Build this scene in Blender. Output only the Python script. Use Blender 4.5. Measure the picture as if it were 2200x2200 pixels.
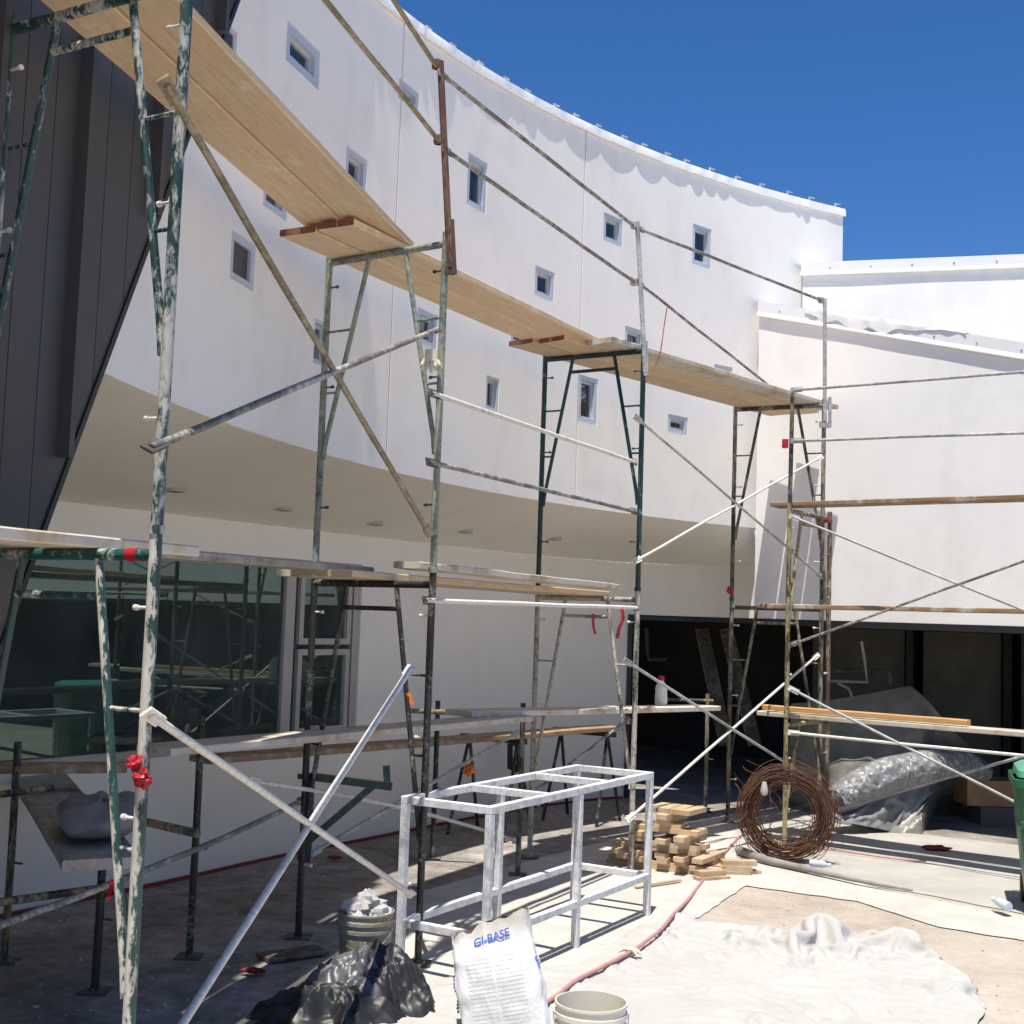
import bpy, bmesh, math, random
import numpy as np
from math import radians, sin, cos, pi, sqrt, atan2
from mathutils import Vector, Matrix, noise
from mathutils.geometry import delaunay_2d_cdt

random.seed(7)
for o in list(bpy.data.objects):
    bpy.data.objects.remove(o)
S = bpy.context.scene
COL = S.collection
V = Vector

# ------------------------------------------------------------------ camera
F = 2700.0            # focal length in pixels of the 2200 px wide photograph
PITCH = radians(4.753); ROLL = radians(1.927); EYE = 1.99
_c, _s, _cr, _sr = cos(PITCH), sin(PITCH), cos(ROLL), sin(ROLL)
O = V((0, 0, EYE))
_fw = V((0, _c, _s)); _up0 = V((0, -_s, _c)); _rt0 = V((1, 0, 0))
_rt = _rt0 * _cr + _up0 * _sr
_up = -_rt0 * _sr + _up0 * _cr
cam = bpy.data.cameras.new('camera'); camo = bpy.data.objects.new('camera', cam); COL.objects.link(camo)
cam.sensor_width = 36; cam.sensor_fit = 'HORIZONTAL'; cam.lens = F / 2200 * 36
cam.clip_start = .05; cam.clip_end = 2000
m = Matrix.Identity(4)
for i in range(3):
    m[i][0] = _rt[i]; m[i][1] = _up[i]; m[i][2] = -_fw[i]; m[i][3] = O[i]
camo.matrix_world = m
S.camera = camo

# ------------------------------------------------------------------ sky, sun, exposure
SUN_EL = radians(74); SUN_H = V((-.27, -.963, 0)).normalized()
sdir = V((SUN_H.x * cos(SUN_EL), SUN_H.y * cos(SUN_EL), sin(SUN_EL)))
W = bpy.data.worlds.new('World'); S.world = W; W.use_nodes = True
nt = W.node_tree; nt.nodes.clear()
sky = nt.nodes.new('ShaderNodeTexSky'); sky.sky_type = 'NISHITA'; sky.sun_disc = False
sky.sun_elevation = SUN_EL; sky.sun_rotation = atan2(SUN_H.x, SUN_H.y)
sky.altitude = 1200; sky.air_density = 1.0; sky.dust_density = 0.0; sky.ozone_density = 5.0
bg = nt.nodes.new('ShaderNodeBackground'); bg.inputs[1].default_value = .10
wo = nt.nodes.new('ShaderNodeOutputWorld')
hs = nt.nodes.new('ShaderNodeHueSaturation'); hs.inputs['Saturation'].default_value = 1.24; hs.inputs['Hue'].default_value = .507
nt.links.new(sky.outputs[0], hs.inputs['Color']); nt.links.new(hs.outputs[0], bg.inputs[0]); nt.links.new(bg.outputs[0], wo.inputs[0])
sl = bpy.data.lights.new('sun', 'SUN'); sl.energy = 4.9; sl.angle = radians(.53); sl.color = (1, .955, .88)
so = bpy.data.objects.new('sun', sl); COL.objects.link(so); so.location = sdir * 30
so.rotation_euler = (-sdir).to_track_quat('-Z', 'Y').to_euler()
S.view_settings.view_transform = 'Standard'; S.view_settings.look = 'None'
S.view_settings.gamma = 1; S.view_settings.exposure = .42
S.view_settings.use_curve_mapping = False
S.render.engine = 'CYCLES'
S.cycles.max_bounces = 8; S.cycles.diffuse_bounces = 5; S.cycles.glossy_bounces = 4
S.cycles.transparent_max_bounces = 12

# ------------------------------------------------------------------ measuring helpers (photo pixel -> place)
def ray(x, y):
    a = (x - 1100) / F; b = (1100 - y) / F
    return _fw + _rt * a + _up * b
def atz(x, y, z):
    r = ray(x, y); return O + r * ((z - EYE) / r.z)
def aty(x, y, Y):
    r = ray(x, y); return O + r * (Y / r.y)
def pv(x, y, a, b):                      # point on the vertical plane through a and b
    n = V((b[1] - a[1], -(b[0] - a[0]), 0)); r = ray(x, y)
    return O + r * ((V((a[0], a[1], 0)) - O).dot(n) / r.dot(n))
def on_pole(y, P):                       # height on a pole that shows at pixel row y
    lo, hi = -1., 9.
    for _ in range(40):
        mid = (lo + hi) / 2
        if proj(V((P[0], P[1], mid)))[1] > y: lo = mid
        else: hi = mid
    return lo
def proj(p):
    q = p - O; d = q.dot(_fw)
    return 1100 + F * q.dot(_rt) / d, 1100 - F * q.dot(_up) / d

# ------------------------------------------------------------------ object helpers
def tag(o, label=None, cat=None, group=None, kind=None):
    if label: o['label'] = label
    if cat: o['category'] = cat
    if group: o['group'] = group
    if kind: o['kind'] = kind
    return o
def thing(name, label, cat, loc=(0, 0, 0), group=None):
    o = bpy.data.objects.new(name, None); o.empty_display_size = .1
    COL.objects.link(o); o.location = loc
    return tag(o, label, cat, group)
class MB:
    def __init__(s): s.v = []; s.f = []
    def add(s, vs, fs):
        n = len(s.v); s.v += [V(p) for p in vs]; s.f += [tuple(i + n for i in f) for f in fs]; return s
    def tube(s, p, q, r, n=10, r2=None, cap=True):
        return s.path([p, q], [r, r if r2 is None else r2], n, cap)
    def path(s, pts, r, n=8, cap=True, closed=False):
        pts = [V(p) for p in pts]; k = len(pts)
        rs = r if isinstance(r, (list, tuple)) else [r] * k
        t0 = (pts[1] - pts[0]).normalized()
        u = t0.orthogonal().normalized()
        vs = []
        for i, p in enumerate(pts):
            a = pts[i - 1] if i > 0 else (pts[-1] if closed else p)
            b = pts[i + 1] if i < k - 1 else (pts[0] if closed else p)
            t = (b - a).normalized()
            u = (u - t * u.dot(t)).normalized(); w = t.cross(u)
            for j in range(n):
                an = 2 * pi * j / n
                vs.append(p + (u * cos(an) + w * sin(an)) * rs[i])
        fs = []
        for i in range(k if closed else k - 1):
            i2 = (i + 1) % k
            for j in range(n):
                fs.append((i * n + j, i * n + (j + 1) % n, i2 * n + (j + 1) % n, i2 * n + j))
        if cap and not closed:
            fs.append(tuple(range(n - 1, -1, -1))); fs.append(tuple((k - 1) * n + j for j in range(n)))
        return s.add(vs, fs)
    def obox(s, c, ax, ay, az):          # centre and half vectors
        c, ax, ay, az = V(c), V(ax), V(ay), V(az)
        vs = [c + ax * i + ay * j + az * k for i in (-1, 1) for j in (-1, 1) for k in (-1, 1)]
        if ax.cross(ay).dot(az) < 0:
            fs = [(0, 2, 3, 1), (4, 5, 7, 6), (0, 1, 5, 4), (2, 6, 7, 3), (0, 4, 6, 2), (1, 3, 7, 5)]
        else:
            fs = [(0, 1, 3, 2), (4, 6, 7, 5), (0, 4, 5, 1), (2, 3, 7, 6), (0, 2, 6, 4), (1, 5, 7, 3)]
        return s.add(vs, fs)
    def box(s, x0, x1, y0, y1, z0, z1):
        return s.obox(((x0 + x1) / 2, (y0 + y1) / 2, (z0 + z1) / 2), ((x1 - x0) / 2, 0, 0), (0, (y1 - y0) / 2, 0), (0, 0, (z1 - z0) / 2))
    def bar(s, p, q, w, h, up=(0, 0, 1)): # rectangular bar from p to q
        p, q = V(p), V(q); d = (q - p); L = d.length; d.normalize()
        y = V(up).cross(d)
        if y.length < 1e-4: y = V((1, 0, 0)).cross(d)
        y.normalize(); z = d.cross(y)
        return s.obox((p + q) / 2, d * L / 2, y * w / 2, z * h / 2)
    def lathe(s, c, prof, n=32, axis=(0, 0, 1)):
        c = V(c); z = V(axis).normalized(); u = z.orthogonal().normalized(); w = z.cross(u)
        vs = [c + (u * cos(2 * pi * j / n) + w * sin(2 * pi * j / n)) * r + z * h for r, h in prof for j in range(n)]
        fs = [(i * n + j, i * n + (j + 1) % n, (i + 1) * n + (j + 1) % n, (i + 1) * n + j) for i in range(len(prof) - 1) for j in range(n)]
        return s.add(vs, fs)
    def grid(s, fn, nu, nv, closed_u=False):
        vs = [fn(i / (nu if closed_u else nu - 1), j / (nv - 1)) for i in range(nu) for j in range(nv)]
        fs = []
        for i in range(nu if closed_u else nu - 1):
            for j in range(nv - 1):
                a = i * nv + j; b = ((i + 1) % nu) * nv + j
                fs.append((a, b, b + 1, a + 1))
        return s.add(vs, fs)
    def build(s, name, mat, parent=None, smooth=True, loc=None, sharp=35):
        me = bpy.data.meshes.new(name)
        if loc is None:
            if parent is not None: loc = parent.matrix_basis.translation if parent.parent is None else parent.matrix_basis.translation + parent.parent.matrix_basis.translation
            else:
                xs = [p.x for p in s.v]; ys = [p.y for p in s.v]; zs = [p.z for p in s.v]
                loc = V(((min(xs) + max(xs)) / 2, (min(ys) + max(ys)) / 2, min(zs)))
        loc = V(loc)
        me.from_pydata([p - loc for p in s.v], [], s.f); me.update()
        if smooth:
            me.shade_smooth(); me.set_sharp_from_angle(angle=radians(sharp))
        if mat: me.materials.append(mat)
        o = bpy.data.objects.new(name, me); COL.objects.link(o)
        if parent is not None: o.parent = parent
        else: o.location = loc
        return o

# ------------------------------------------------------------------ materials
def newmat(name):
    m = bpy.data.materials.new(name); m.use_nodes = True
    t = m.node_tree; b = t.nodes['Principled BSDF']
    return m, t, b
def N(t, kind, **kw):
    n = t.nodes.new(kind)
    for k, v in kw.items(): setattr(n, k, v)
    return n
def coords(t, scale=(1, 1, 1), rand=True, kind='Object'):
    tc = N(t, 'ShaderNodeTexCoord'); mp = N(t, 'ShaderNodeMapping'); mp.inputs['Scale'].default_value = scale
    t.links.new(tc.outputs[kind], mp.inputs['Vector'])
    if rand:
        oi = N(t, 'ShaderNodeObjectInfo'); mu = N(t, 'ShaderNodeMath', operation='MULTIPLY'); mu.inputs[1].default_value = 37
        t.links.new(oi.outputs['Random'], mu.inputs[0]); t.links.new(mu.outputs[0], mp.inputs['Location'])
    return mp.outputs[0]
def noi(t, vec, scale, detail=4, rough=.55, dist=0):
    n = N(t, 'ShaderNodeTexNoise'); n.inputs['Scale'].default_value = scale; n.inputs['Detail'].default_value = detail
    n.inputs['Roughness'].default_value = rough; n.inputs['Distortion'].default_value = dist
    t.links.new(vec, n.inputs['Vector']); return n.outputs['Fac']
def ramp(t, fac, stops):
    r = N(t, 'ShaderNodeValToRGB'); e = r.color_ramp.elements
    while len(e) < len(stops): e.new(.5)
    for i, (p, c) in enumerate(stops):
        e[i].position = p; e[i].color = (*c, 1) if len(c) == 3 else c
    t.links.new(fac, r.inputs[0]); return r.outputs[0]
def mix(t, fac, a, b):
    mx = N(t, 'ShaderNodeMix', data_type='RGBA')
    for sock, val in ((mx.inputs[0], fac), (mx.inputs[6], a), (mx.inputs[7], b)):
        if isinstance(val, (int, float)): sock.default_value = val
        elif isinstance(val, tuple): sock.default_value = (*val, 1)
        else: t.links.new(val, sock)
    return mx.outputs[2]
def math_(t, op, a, b=None):
    mn = N(t, 'ShaderNodeMath', operation=op)
    for i, v in enumerate((a, b)):
        if v is None: continue
        if isinstance(v, (int, float)): mn.inputs[i].default_value = v
        else: t.links.new(v, mn.inputs[i])
    return mn.outputs[0]
def bump(t, b, h, strength=.3, dist=.01):
    bn = N(t, 'ShaderNodeBump'); bn.inputs['Strength'].default_value = strength; bn.inputs['Distance'].default_value = dist
    t.links.new(h, bn.inputs['Height']); t.links.new(bn.outputs[0], b.inputs['Normal'])
def setc(t, b, c):
    if isinstance(c, tuple): b.inputs['Base Color'].default_value = (*c, 1)
    else: t.links.new(c, b.inputs['Base Color'])
def g3(v): return (v, v, v)

def plain(name, c, rough=.6, metal=0, var=.12, scale=6, bmp=.15, bscale=40, bdist=.004, spec=.5):
    m, t, b = newmat(name); v = coords(t)
    n = noi(t, v, scale, 5, .6)
    lo = tuple(x * (1 - var) for x in c); hi = tuple(min(1, x * (1 + var)) for x in c)
    setc(t, b, ramp(t, n, [(.3, lo), (.7, hi)]))
    b.inputs['Roughness'].default_value = rough; b.inputs['Metallic'].default_value = metal
    b.inputs['Specular IOR Level'].default_value = spec
    if bmp: bump(t, b, noi(t, v, bscale, 4), bmp, bdist)
    return m
def paint(name, base, splat=(.62, .59, .5), cover=.45, scale=26, rough=.45, rust=None, soft=.05, streak=.35, side=0):
    m, t, b = newmat(name); v = coords(t, (1, 1, streak))
    n1 = noi(t, v, scale, 7, .68, .4); n2 = noi(t, v, 2.6, 3, .5); n3 = noi(t, v, 7, 4, .6, .6)
    a = math_(t, 'ADD', math_(t, 'MULTIPLY', n1, .5), math_(t, 'ADD', math_(t, 'MULTIPLY', n2, .32), math_(t, 'MULTIPLY', n3, .3)))
    if side:
        ge = N(t, 'ShaderNodeNewGeometry'); sp_ = N(t, 'ShaderNodeSeparateXYZ'); t.links.new(ge.outputs['Normal'], sp_.inputs[0])
        a = math_(t, 'ADD', a, math_(t, 'MULTIPLY', sp_.outputs[0], -side))
    th = .56 + (.5 - cover) * .32
    f = ramp(t, a, [(th - soft, g3(0)), (th + soft, g3(1))])
    bc = ramp(t, noi(t, v, 9, 4), [(.3, tuple(x * .7 for x in base)), (.75, tuple(min(1, x * 1.35) for x in base))])
    if rust:
        rf = ramp(t, noi(t, v, 5, 5, .7, 1), [(.52, g3(0)), (.62, g3(1))]); bc = mix(t, rf, bc, rust)
    sc = ramp(t, noi(t, v, 40, 4), [(.3, tuple(x * .72 for x in splat)), (.7, splat)])
    setc(t, b, mix(t, f, bc, sc))
    rr = N(t, 'ShaderNodeMapRange'); rr.inputs[3].default_value = rough; rr.inputs[4].default_value = .9
    t.links.new(f, rr.inputs[0]); t.links.new(rr.outputs[0], b.inputs['Roughness'])
    bump(t, b, math_(t, 'ADD', math_(t, 'MULTIPLY', f, .8), math_(t, 'MULTIPLY', noi(t, v, 90, 4), .35)), .55, .004)
    return m
def wood(name, c, dark, dust=0, dustc=(.6, .57, .5), rough=.75):
    m, t, b = newmat(name); v = coords(t, (1.2, 14, 14)); v2 = coords(t, (1, 1, 1))
    n = noi(t, v, 2.2, 6, .65, 1.2); n2 = noi(t, v2, 3.5, 4, .6); n4 = noi(t, v2, 14, 3, .5)
    col = ramp(t, n, [(.32, dark), (.5, c), (.75, tuple(min(1, x * 1.14) for x in c))])
    kn = ramp(t, noi(t, coords(t, (4, 9, 9)), 2.0, 2, .5), [(.70, g3(0)), (.76, g3(1))])
    col = mix(t, math_(t, 'MULTIPLY', kn, .45), col, tuple(x * .45 for x in dark))
    if dust:
        th = .66 - dust * .35
        f = ramp(t, math_(t, 'ADD', math_(t, 'MULTIPLY', n2, .65), math_(t, 'MULTIPLY', n4, .35)), [(th - .08, g3(0)), (th + .08, g3(1))])
        col = mix(t, math_(t, 'MULTIPLY', f, .8), col, dustc)
    oi = N(t, 'ShaderNodeObjectInfo'); vr = N(t, 'ShaderNodeMapRange'); vr.inputs[3].default_value = .80; vr.inputs[4].default_value = 1.12; t.links.new(oi.outputs['Random'], vr.inputs[0])
    hsv = N(t, 'ShaderNodeHueSaturation'); t.links.new(vr.outputs[0], hsv.inputs['Value']); t.links.new(col, hsv.inputs['Color']); col = hsv.outputs[0]
    setc(t, b, col); b.inputs['Roughness'].default_value = rough; b.inputs['Specular IOR Level'].default_value = .25
    bump(t, b, math_(t, 'ADD', n, math_(t, 'MULTIPLY', n4, .5)), .3, .004)
    return m
def stucco(name, c, var=.05, patch=.08):
    m, t, b = newmat(name); v = coords(t, rand=False)
    big = noi(t, v, .9, 4, .6, .8); mid = noi(t, v, 5, 5, .65); fine = noi(t, v, 170, 3)
    st = noi(t, coords(t, (2.2, 2.2, .55), rand=False), 1.6, 4, .6)
    k = math_(t, 'ADD', math_(t, 'MULTIPLY', big, .5), math_(t, 'ADD', math_(t, 'MULTIPLY', mid, .25), math_(t, 'MULTIPLY', st, .25)))
    setc(t, b, ramp(t, k, [(.38, tuple(x * (1 - patch) for x in c)), (.49, tuple(x * (1 - var * .5) for x in c)), (.58, c)]))
    b.inputs['Roughness'].default_value = .9; b.inputs['Specular IOR Level'].default_value = .2
    bump(t, b, math_(t, 'ADD', math_(t, 'MULTIPLY', fine, .4), math_(t, 'MULTIPLY', mid, .6)), .25, .006)
    return m

M = {}
M['stucco'] = stucco('white stucco', (.90, .88, .845), .05, .095)
M['soffit'] = stucco('soffit plaster', (.89, .83, .73), .03, .06)
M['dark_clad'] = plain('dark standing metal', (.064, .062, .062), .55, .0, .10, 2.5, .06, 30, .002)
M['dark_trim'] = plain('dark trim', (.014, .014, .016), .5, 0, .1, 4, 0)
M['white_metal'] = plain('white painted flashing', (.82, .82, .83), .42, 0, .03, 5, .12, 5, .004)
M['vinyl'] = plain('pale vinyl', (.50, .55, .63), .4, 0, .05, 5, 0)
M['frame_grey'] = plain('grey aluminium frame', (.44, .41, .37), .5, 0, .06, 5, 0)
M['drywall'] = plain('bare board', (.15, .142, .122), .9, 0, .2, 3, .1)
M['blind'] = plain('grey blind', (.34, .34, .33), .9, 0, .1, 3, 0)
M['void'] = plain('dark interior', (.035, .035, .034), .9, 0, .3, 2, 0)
M['sheet_roof'] = plain('roof plastic', (.85, .85, .86), .5, 0, .04, 6, .3, 12, .01)
M['g_heavy'] = paint('green tube, heavy plaster', (.020, .062, .054), (.64, .60, .52), .40, 34, .4, soft=.022, side=.075)
M['g_speck'] = paint('green tube, speckled', (.020, .055, .05), (.50, .50, .46), .42, 46, .4, soft=.03)
M['g_crust'] = paint('green tube, crusted', (.03, .085, .06), (.36, .37, .30), .62, 42, .6, soft=.09, streak=.8)
M['g_clean'] = paint('green tube, clean', (.006, .032, .032), (.45, .48, .45), .12, 30, .32)
M['g_bright'] = paint('bright green bar', (.018, .085, .075), (.6, .6, .56), .30, 30, .38, streak=1)
M['black_tube'] = paint('black worn tube', (.018, .017, .016), (.32, .30, .24), .30, 60, .5, streak=1)
M['cream_tube'] = paint('cream caked tube', (.10, .09, .065), (.50, .47, .37), .66, 40, .7, streak=1)
M['ochre_tube'] = paint('ochre caked tube', (.05, .045, .03), (.44, .36, .19), .6, 34, .7, (.09, .05, .03))
M['brown_tube'] = paint('brown rusty tube', (.075, .05, .032), (.38, .33, .24), .40, 34, .7, (.12, .055, .03))
M['olive_tube'] = paint('grey olive tube', (.03, .036, .032), (.36, .33, .24), .42, 36, .6, (.30, .19, .06))
M['galv'] = paint('galvanised tube', (.33, .34, .34), (.62, .60, .55), .38, 26, .45, streak=1)
M['galv_white'] = paint('plaster white tube', (.44, .41, .36), (.80, .76, .68), .78, 24, .5, streak=1)
M['galv_gold'] = paint('tan stained tube', (.20, .16, .09), (.42, .36, .25), .46, 36, .55, streak=1)
M['galv_dark'] = paint('dark weathered tube', (.14, .13, .115), (.50, .47, .42), .42, 30, .55, streak=1)
M['rust'] = paint('rusty post', (.10, .045, .028), (.24, .15, .10), .38, 30, .75, (.06, .03, .022))
M['white_frame'] = paint('white dusty steel', (.28, .27, .27), (.80, .79, .78), .80, 14, .6, soft=.12, streak=1)
M['clamp'] = paint('dark clamp', (.07, .06, .05), (.35, .33, .29), .3, 40, .6, streak=1)
M['ply'] = wood('new tan plank', (.66, .495, .32), (.58, .425, .26), .10, (.72, .66, .55))
M['ply_grey'] = wood('grey weathered plank', (.30, .27, .22), (.19, .17, .14), .45, (.40, .38, .33))
M['ply_dusty'] = wood('dusty plank', (.52, .39, .24), (.37, .26, .16), .62, (.66, .62, .54))
M['wood_orange'] = wood('fresh orange plank', (.60, .34, .14), (.46, .25, .10))
M['wood_brown'] = wood('brown plank', (.34, .22, .13), (.22, .14, .085), .2)
M['wood_end'] = plain('red painted plank end', (.20, .075, .045), .7, 0, .2, 14, .2)
M['block'] = wood('cut pine', (.56, .40, .24), (.40, .27, .15), .3, (.60, .50, .37))
M['red_tape'] = plain('red tape', (.42, .015, .025), .4, 0, .15, 10, .3, 30, .006)
M['orange_tag'] = plain('orange tag', (.75, .20, .03), .5, 0, .15, 10, .2)
M['wire'] = plain('rusty wire', (.15, .066, .038), .7, .1, .3, 20, 0)
M['black_plastic'] = plain('black plastic film', (.018, .018, .020), .46, 0, .25, 5, .25, 14, .010, .5)
M['silver_plastic'] = plain('silver grey film', (.07, .071, .075), .46, 0, .25, 8, .3, 16, .012, .9)
M['bubble'] = plain('crinkled silver film', (.22, .22, .225), .34, 0, .25, 12, .8, 38, .012, .8)
M['grey_film'] = plain('grey dusty film', (.20, .20, .205), .5, 0, .25, 4, .35, 9, .012)
M['cloth'] = plain('white drop cloth', (.45, .435, .405), .85, 0, .06, 4, .55, 7, .02)
M['paper'] = plain('white floor paper', (.50, .475, .425), .8, 0, .14, 2.5, .35, 7, .008)
M['paper2'] = plain('grey floor paper', (.40, .385, .345), .8, 0, .12, 2.5, .35, 7, .008)
M['bucket'] = plain('cream bucket plastic', (.66, .62, .52), .42, 0, .08, 7, .1)
M['bucket_dirty'] = paint('dirty bucket', (.30, .25, .17), (.36, .34, .30), .5, 12, .7, (.26, .15, .06), streak=1)
M['residue'] = plain('dried plaster', (.52, .45, .30), .9, 0, .2, 12, .4)
M['plaster'] = plain('grey plaster lumps', (.42, .41, .40), .9, 0, .15, 9, .5, 30, .01)
M['bin_green'] = plain('green bin plastic', (.008, .105, .040), .38, 0, .08, 3, .05)
M['bin_lid'] = plain('light green lid', (.10, .36, .24), .4, 0, .06, 3, .05)
M['rubber'] = plain('black rubber', (.02, .02, .02), .7, 0, .1, 5, 0)
M['hose'] = plain('pink hose', (.46, .235, .215), .55, 0, .15, 9, .15)
M['white_bottle'] = plain('white bottle', (.78, .76, .70), .4, 0, .04, 5, 0)
M['clear_bottle'] = plain('clear bottle', (.55, .62, .72), .12, 0, .1, 9, .4, 40, .004)
M['glove'] = plain('cream glove', (.62, .56, .44), .9, 0, .08, 9, .3)
M['dark_pipe'] = plain('dark steel pipe', (.028, .028, .028), .5, .3, .2, 9, 0)
M['white_pipe'] = plain('white pipe', (.62, .61, .57), .45, 0, .06, 5, 0)
M['ink'] = plain('blue print', (.10, .20, .66), .6, 0, .05, 5, 0)
M['navy'] = plain('navy print', (.05, .06, .24), .6, 0, .1, 5, 0)
M['brown_paper'] = plain('brown kraft paper', (.42, .24, .12), .85, 0, .15, 8, .3)
M['dark_board'] = wood('dark old board', (.11, .085, .06), (.06, .05, .04), .3, (.22, .21, .18))

def glass_mat(name, tint, refl, rough=.01, rc=(.9, .95, 1), dust=.05):
    m, t, b = newmat(name); t.nodes.remove(b)
    out = [n for n in t.nodes if n.type == 'OUTPUT_MATERIAL'][0]
    tr = N(t, 'ShaderNodeBsdfTransparent'); tr.inputs[0].default_value = (*tint, 1)
    gl = N(t, 'ShaderNodeBsdfGlossy'); gl.inputs['Roughness'].default_value = rough; gl.inputs[0].default_value = (*rc, 1)
    fr = N(t, 'ShaderNodeFresnel'); fr.inputs[0].default_value = 1.55
    f = math_(t, 'ADD', math_(t, 'MULTIPLY', fr.outputs[0], 1.0), refl)
    mx = N(t, 'ShaderNodeMixShader'); t.links.new(f, mx.inputs[0]); t.links.new(tr.outputs[0], mx.inputs[1]); t.links.new(gl.outputs[0], mx.inputs[2])
    df = N(t, 'ShaderNodeBsdfDiffuse'); df.inputs[0].default_value = (.24, .29, .275, 1); mx2 = N(t, 'ShaderNodeMixShader'); v = coords(t)
    t.links.new(ramp(t, noi(t, v, 2.2, 5, .6, .6), [(.3, g3(dust * .5)), (.7, g3(dust * 1.4))]), mx2.inputs[0]); t.links.new(mx.outputs[0], mx2.inputs[1]); t.links.new(df.outputs[0], mx2.inputs[2])
    t.links.new(mx2.outputs[0], out.inputs[0]); return m
M['glass'] = glass_mat('window glass', (.22, .40, .37), .12, .01, (.50, .72, .68), .16)
M['glass_small'] = glass_mat('small window glass', (.45, .47, .47), .06)
def film_mat():
    m, t, b = newmat('translucent dusty film'); out = [n for n in t.nodes if n.type == 'OUTPUT_MATERIAL'][0]
    v = coords(t); n = noi(t, v, 3, 5, .6, .5)
    setc(t, b, ramp(t, n, [(.3, (.19, .185, .15)), (.7, (.32, .31, .275))])); b.inputs['Roughness'].default_value = .35
    bump(t, b, noi(t, v, 9, 5, .6, 1), .5, .015)
    tr = N(t, 'ShaderNodeBsdfTransparent'); tr.inputs[0].default_value = (.9, .9, .86, 1)
    mx = N(t, 'ShaderNodeMixShader'); f = ramp(t, noi(t, v, 1.3, 4), [(.35, g3(.62)), (.65, g3(.9))])
    t.links.new(f, mx.inputs[0]); t.links.new(tr.outputs[0], mx.inputs[1]); t.links.new(b.outputs[0], mx.inputs[2]); t.links.new(mx.outputs[0], out.inputs[0])
    return m
M['film'] = film_mat()
def ground_mat():
    m, t, b = newmat('dusty concrete ground'); v = coords(t, rand=False)
    a = noi(t, v, .7, 6, .62, .6); c = noi(t, v, 6, 6, .7); d = noi(t, v, 45, 4, .7); e = noi(t, v, 16, 3, .5, .3)
    col = ramp(t, math_(t, 'ADD', math_(t, 'MULTIPLY', a, .45), math_(t, 'ADD', math_(t, 'MULTIPLY', c, .35), math_(t, 'MULTIPLY', d, .2))),
               [(.36, (.32, .27, .215)), (.5, (.43, .37, .305)), (.64, (.50, .445, .38))])
    dust = ramp(t, math_(t, 'ADD', math_(t, 'MULTIPLY', a, .6), math_(t, 'MULTIPLY', c, .4)), [(.55, g3(0)), (.66, g3(1))])
    col = mix(t, math_(t, 'MULTIPLY', dust, .5), col, (.56, .53, .49))
    spk = ramp(t, e, [(.70, g3(0)), (.74, g3(1))]); col = mix(t, math_(t, 'MULTIPLY', spk, .55), col, (.66, .63, .58))
    drk = ramp(t, noi(t, v, 23, 2, .5), [(.27, g3(1)), (.31, g3(0))]); col = mix(t, math_(t, 'MULTIPLY', drk, .6), col, (.10, .085, .07))
    setc(t, b, col); b.inputs['Roughness'].default_value = .92; b.inputs['Specular IOR Level'].default_value = .2
    bump(t, b, math_(t, 'ADD', math_(t, 'MULTIPLY', d, .5), c), .35, .008)
    return m
M['ground'] = ground_mat()

# ------------------------------------------------------------------ ground
gb = MB()
gb.add([(-300, -300, 0), (300, -300, 0), (300, 300, 0), (-300, 300, 0)], [(0, 1, 2, 3)])
tag(gb.build('ground', M['ground'], smooth=False, loc=(0, 0, 0)), 'tan dusty concrete ground of the courtyard', None, None, 'structure')

# ------------------------------------------------------------------ curved white building
CX, CY, R = 9.253, 4.640, 11.191
ZS = EYE + 1.05                        # soffit edge
def arc(a, z, off=0):                  # a in degrees, off = towards the courtyard
    r = R - off; return V((CX + r * cos(radians(a)), CY + r * sin(radians(a)), z))
def ray_arc(x, y, off=0):
    r = ray(x, y); d = V((r.x, r.y)); o = -V((CX, CY)); rr = R - off
    A = d.dot(d); B = 2 * o.dot(d); C = o.dot(o) - rr * rr
    t = (-B + sqrt(B * B - 4 * A * C)) / (2 * A); p = O + r * t
    return math.degrees(atan2(p.y - CY, p.x - CX)), p.z
A_L = 175.6; A_R = ray_arc(1811, 480)[0]
def ztop(a):                           # roof line rises slightly along the curve
    f = max(0, min(1.2, (158 - a) / 40.)); return 6.45 + .36 * (1 - (1 - min(f, 1)) ** 1.6)
curved = thing('curved_building', 'white curved two storey building with many small scattered windows', 'building', arc(150, 0))

wins_px = [  # corner pixels: left top, right top, left bottom, right bottom
    ((617, 40), (689, 111), (615, 128), (684, 195)),
    ((470, 28), (509, 66), (468, 105), (508, 140)),
    ((568, 355), (618, 391), (566, 443), (616, 475)),
    ((498, 492), (548, 527), (494, 597), (546, 628)),
    ((676, 683), (706, 696), (672, 779), (702, 790)),
    ((898, 660), (941, 678), (895, 737), (939, 752)),
    ((858, 167), (901, 199), (856, 211), (899, 240)),
    ((745, 312), (789, 343), (742, 395), (787, 420)),
    ((1006, 326), (1047, 350), (1003, 437), (1045, 460)),
    ((1298, 456), (1338, 471), (1296, 517), (1337, 530)),
    ((1150, 570), (1192, 585), (1149, 634), (1190, 649)),
    ((1489, 480), (1529, 493), (1487, 567), (1526, 577)),
    ((1343, 699), (1384, 711), (1342, 760), (1383, 772)),
    ((1535, 781), (1574, 790), (1534, 830), (1573, 838)),
    ((1045, 807), (1074, 813), (1044, 879), (1070, 885)),
    ((1245, 803), (1285, 816), (1242, 904), (1282, 914)),
    ((1435, 889), (1478, 897), (1435, 928), (1477, 936)),
    ((1099, 690), (1138, 703), (1098, 738), (1136, 750)),
]
wins = []
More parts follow.
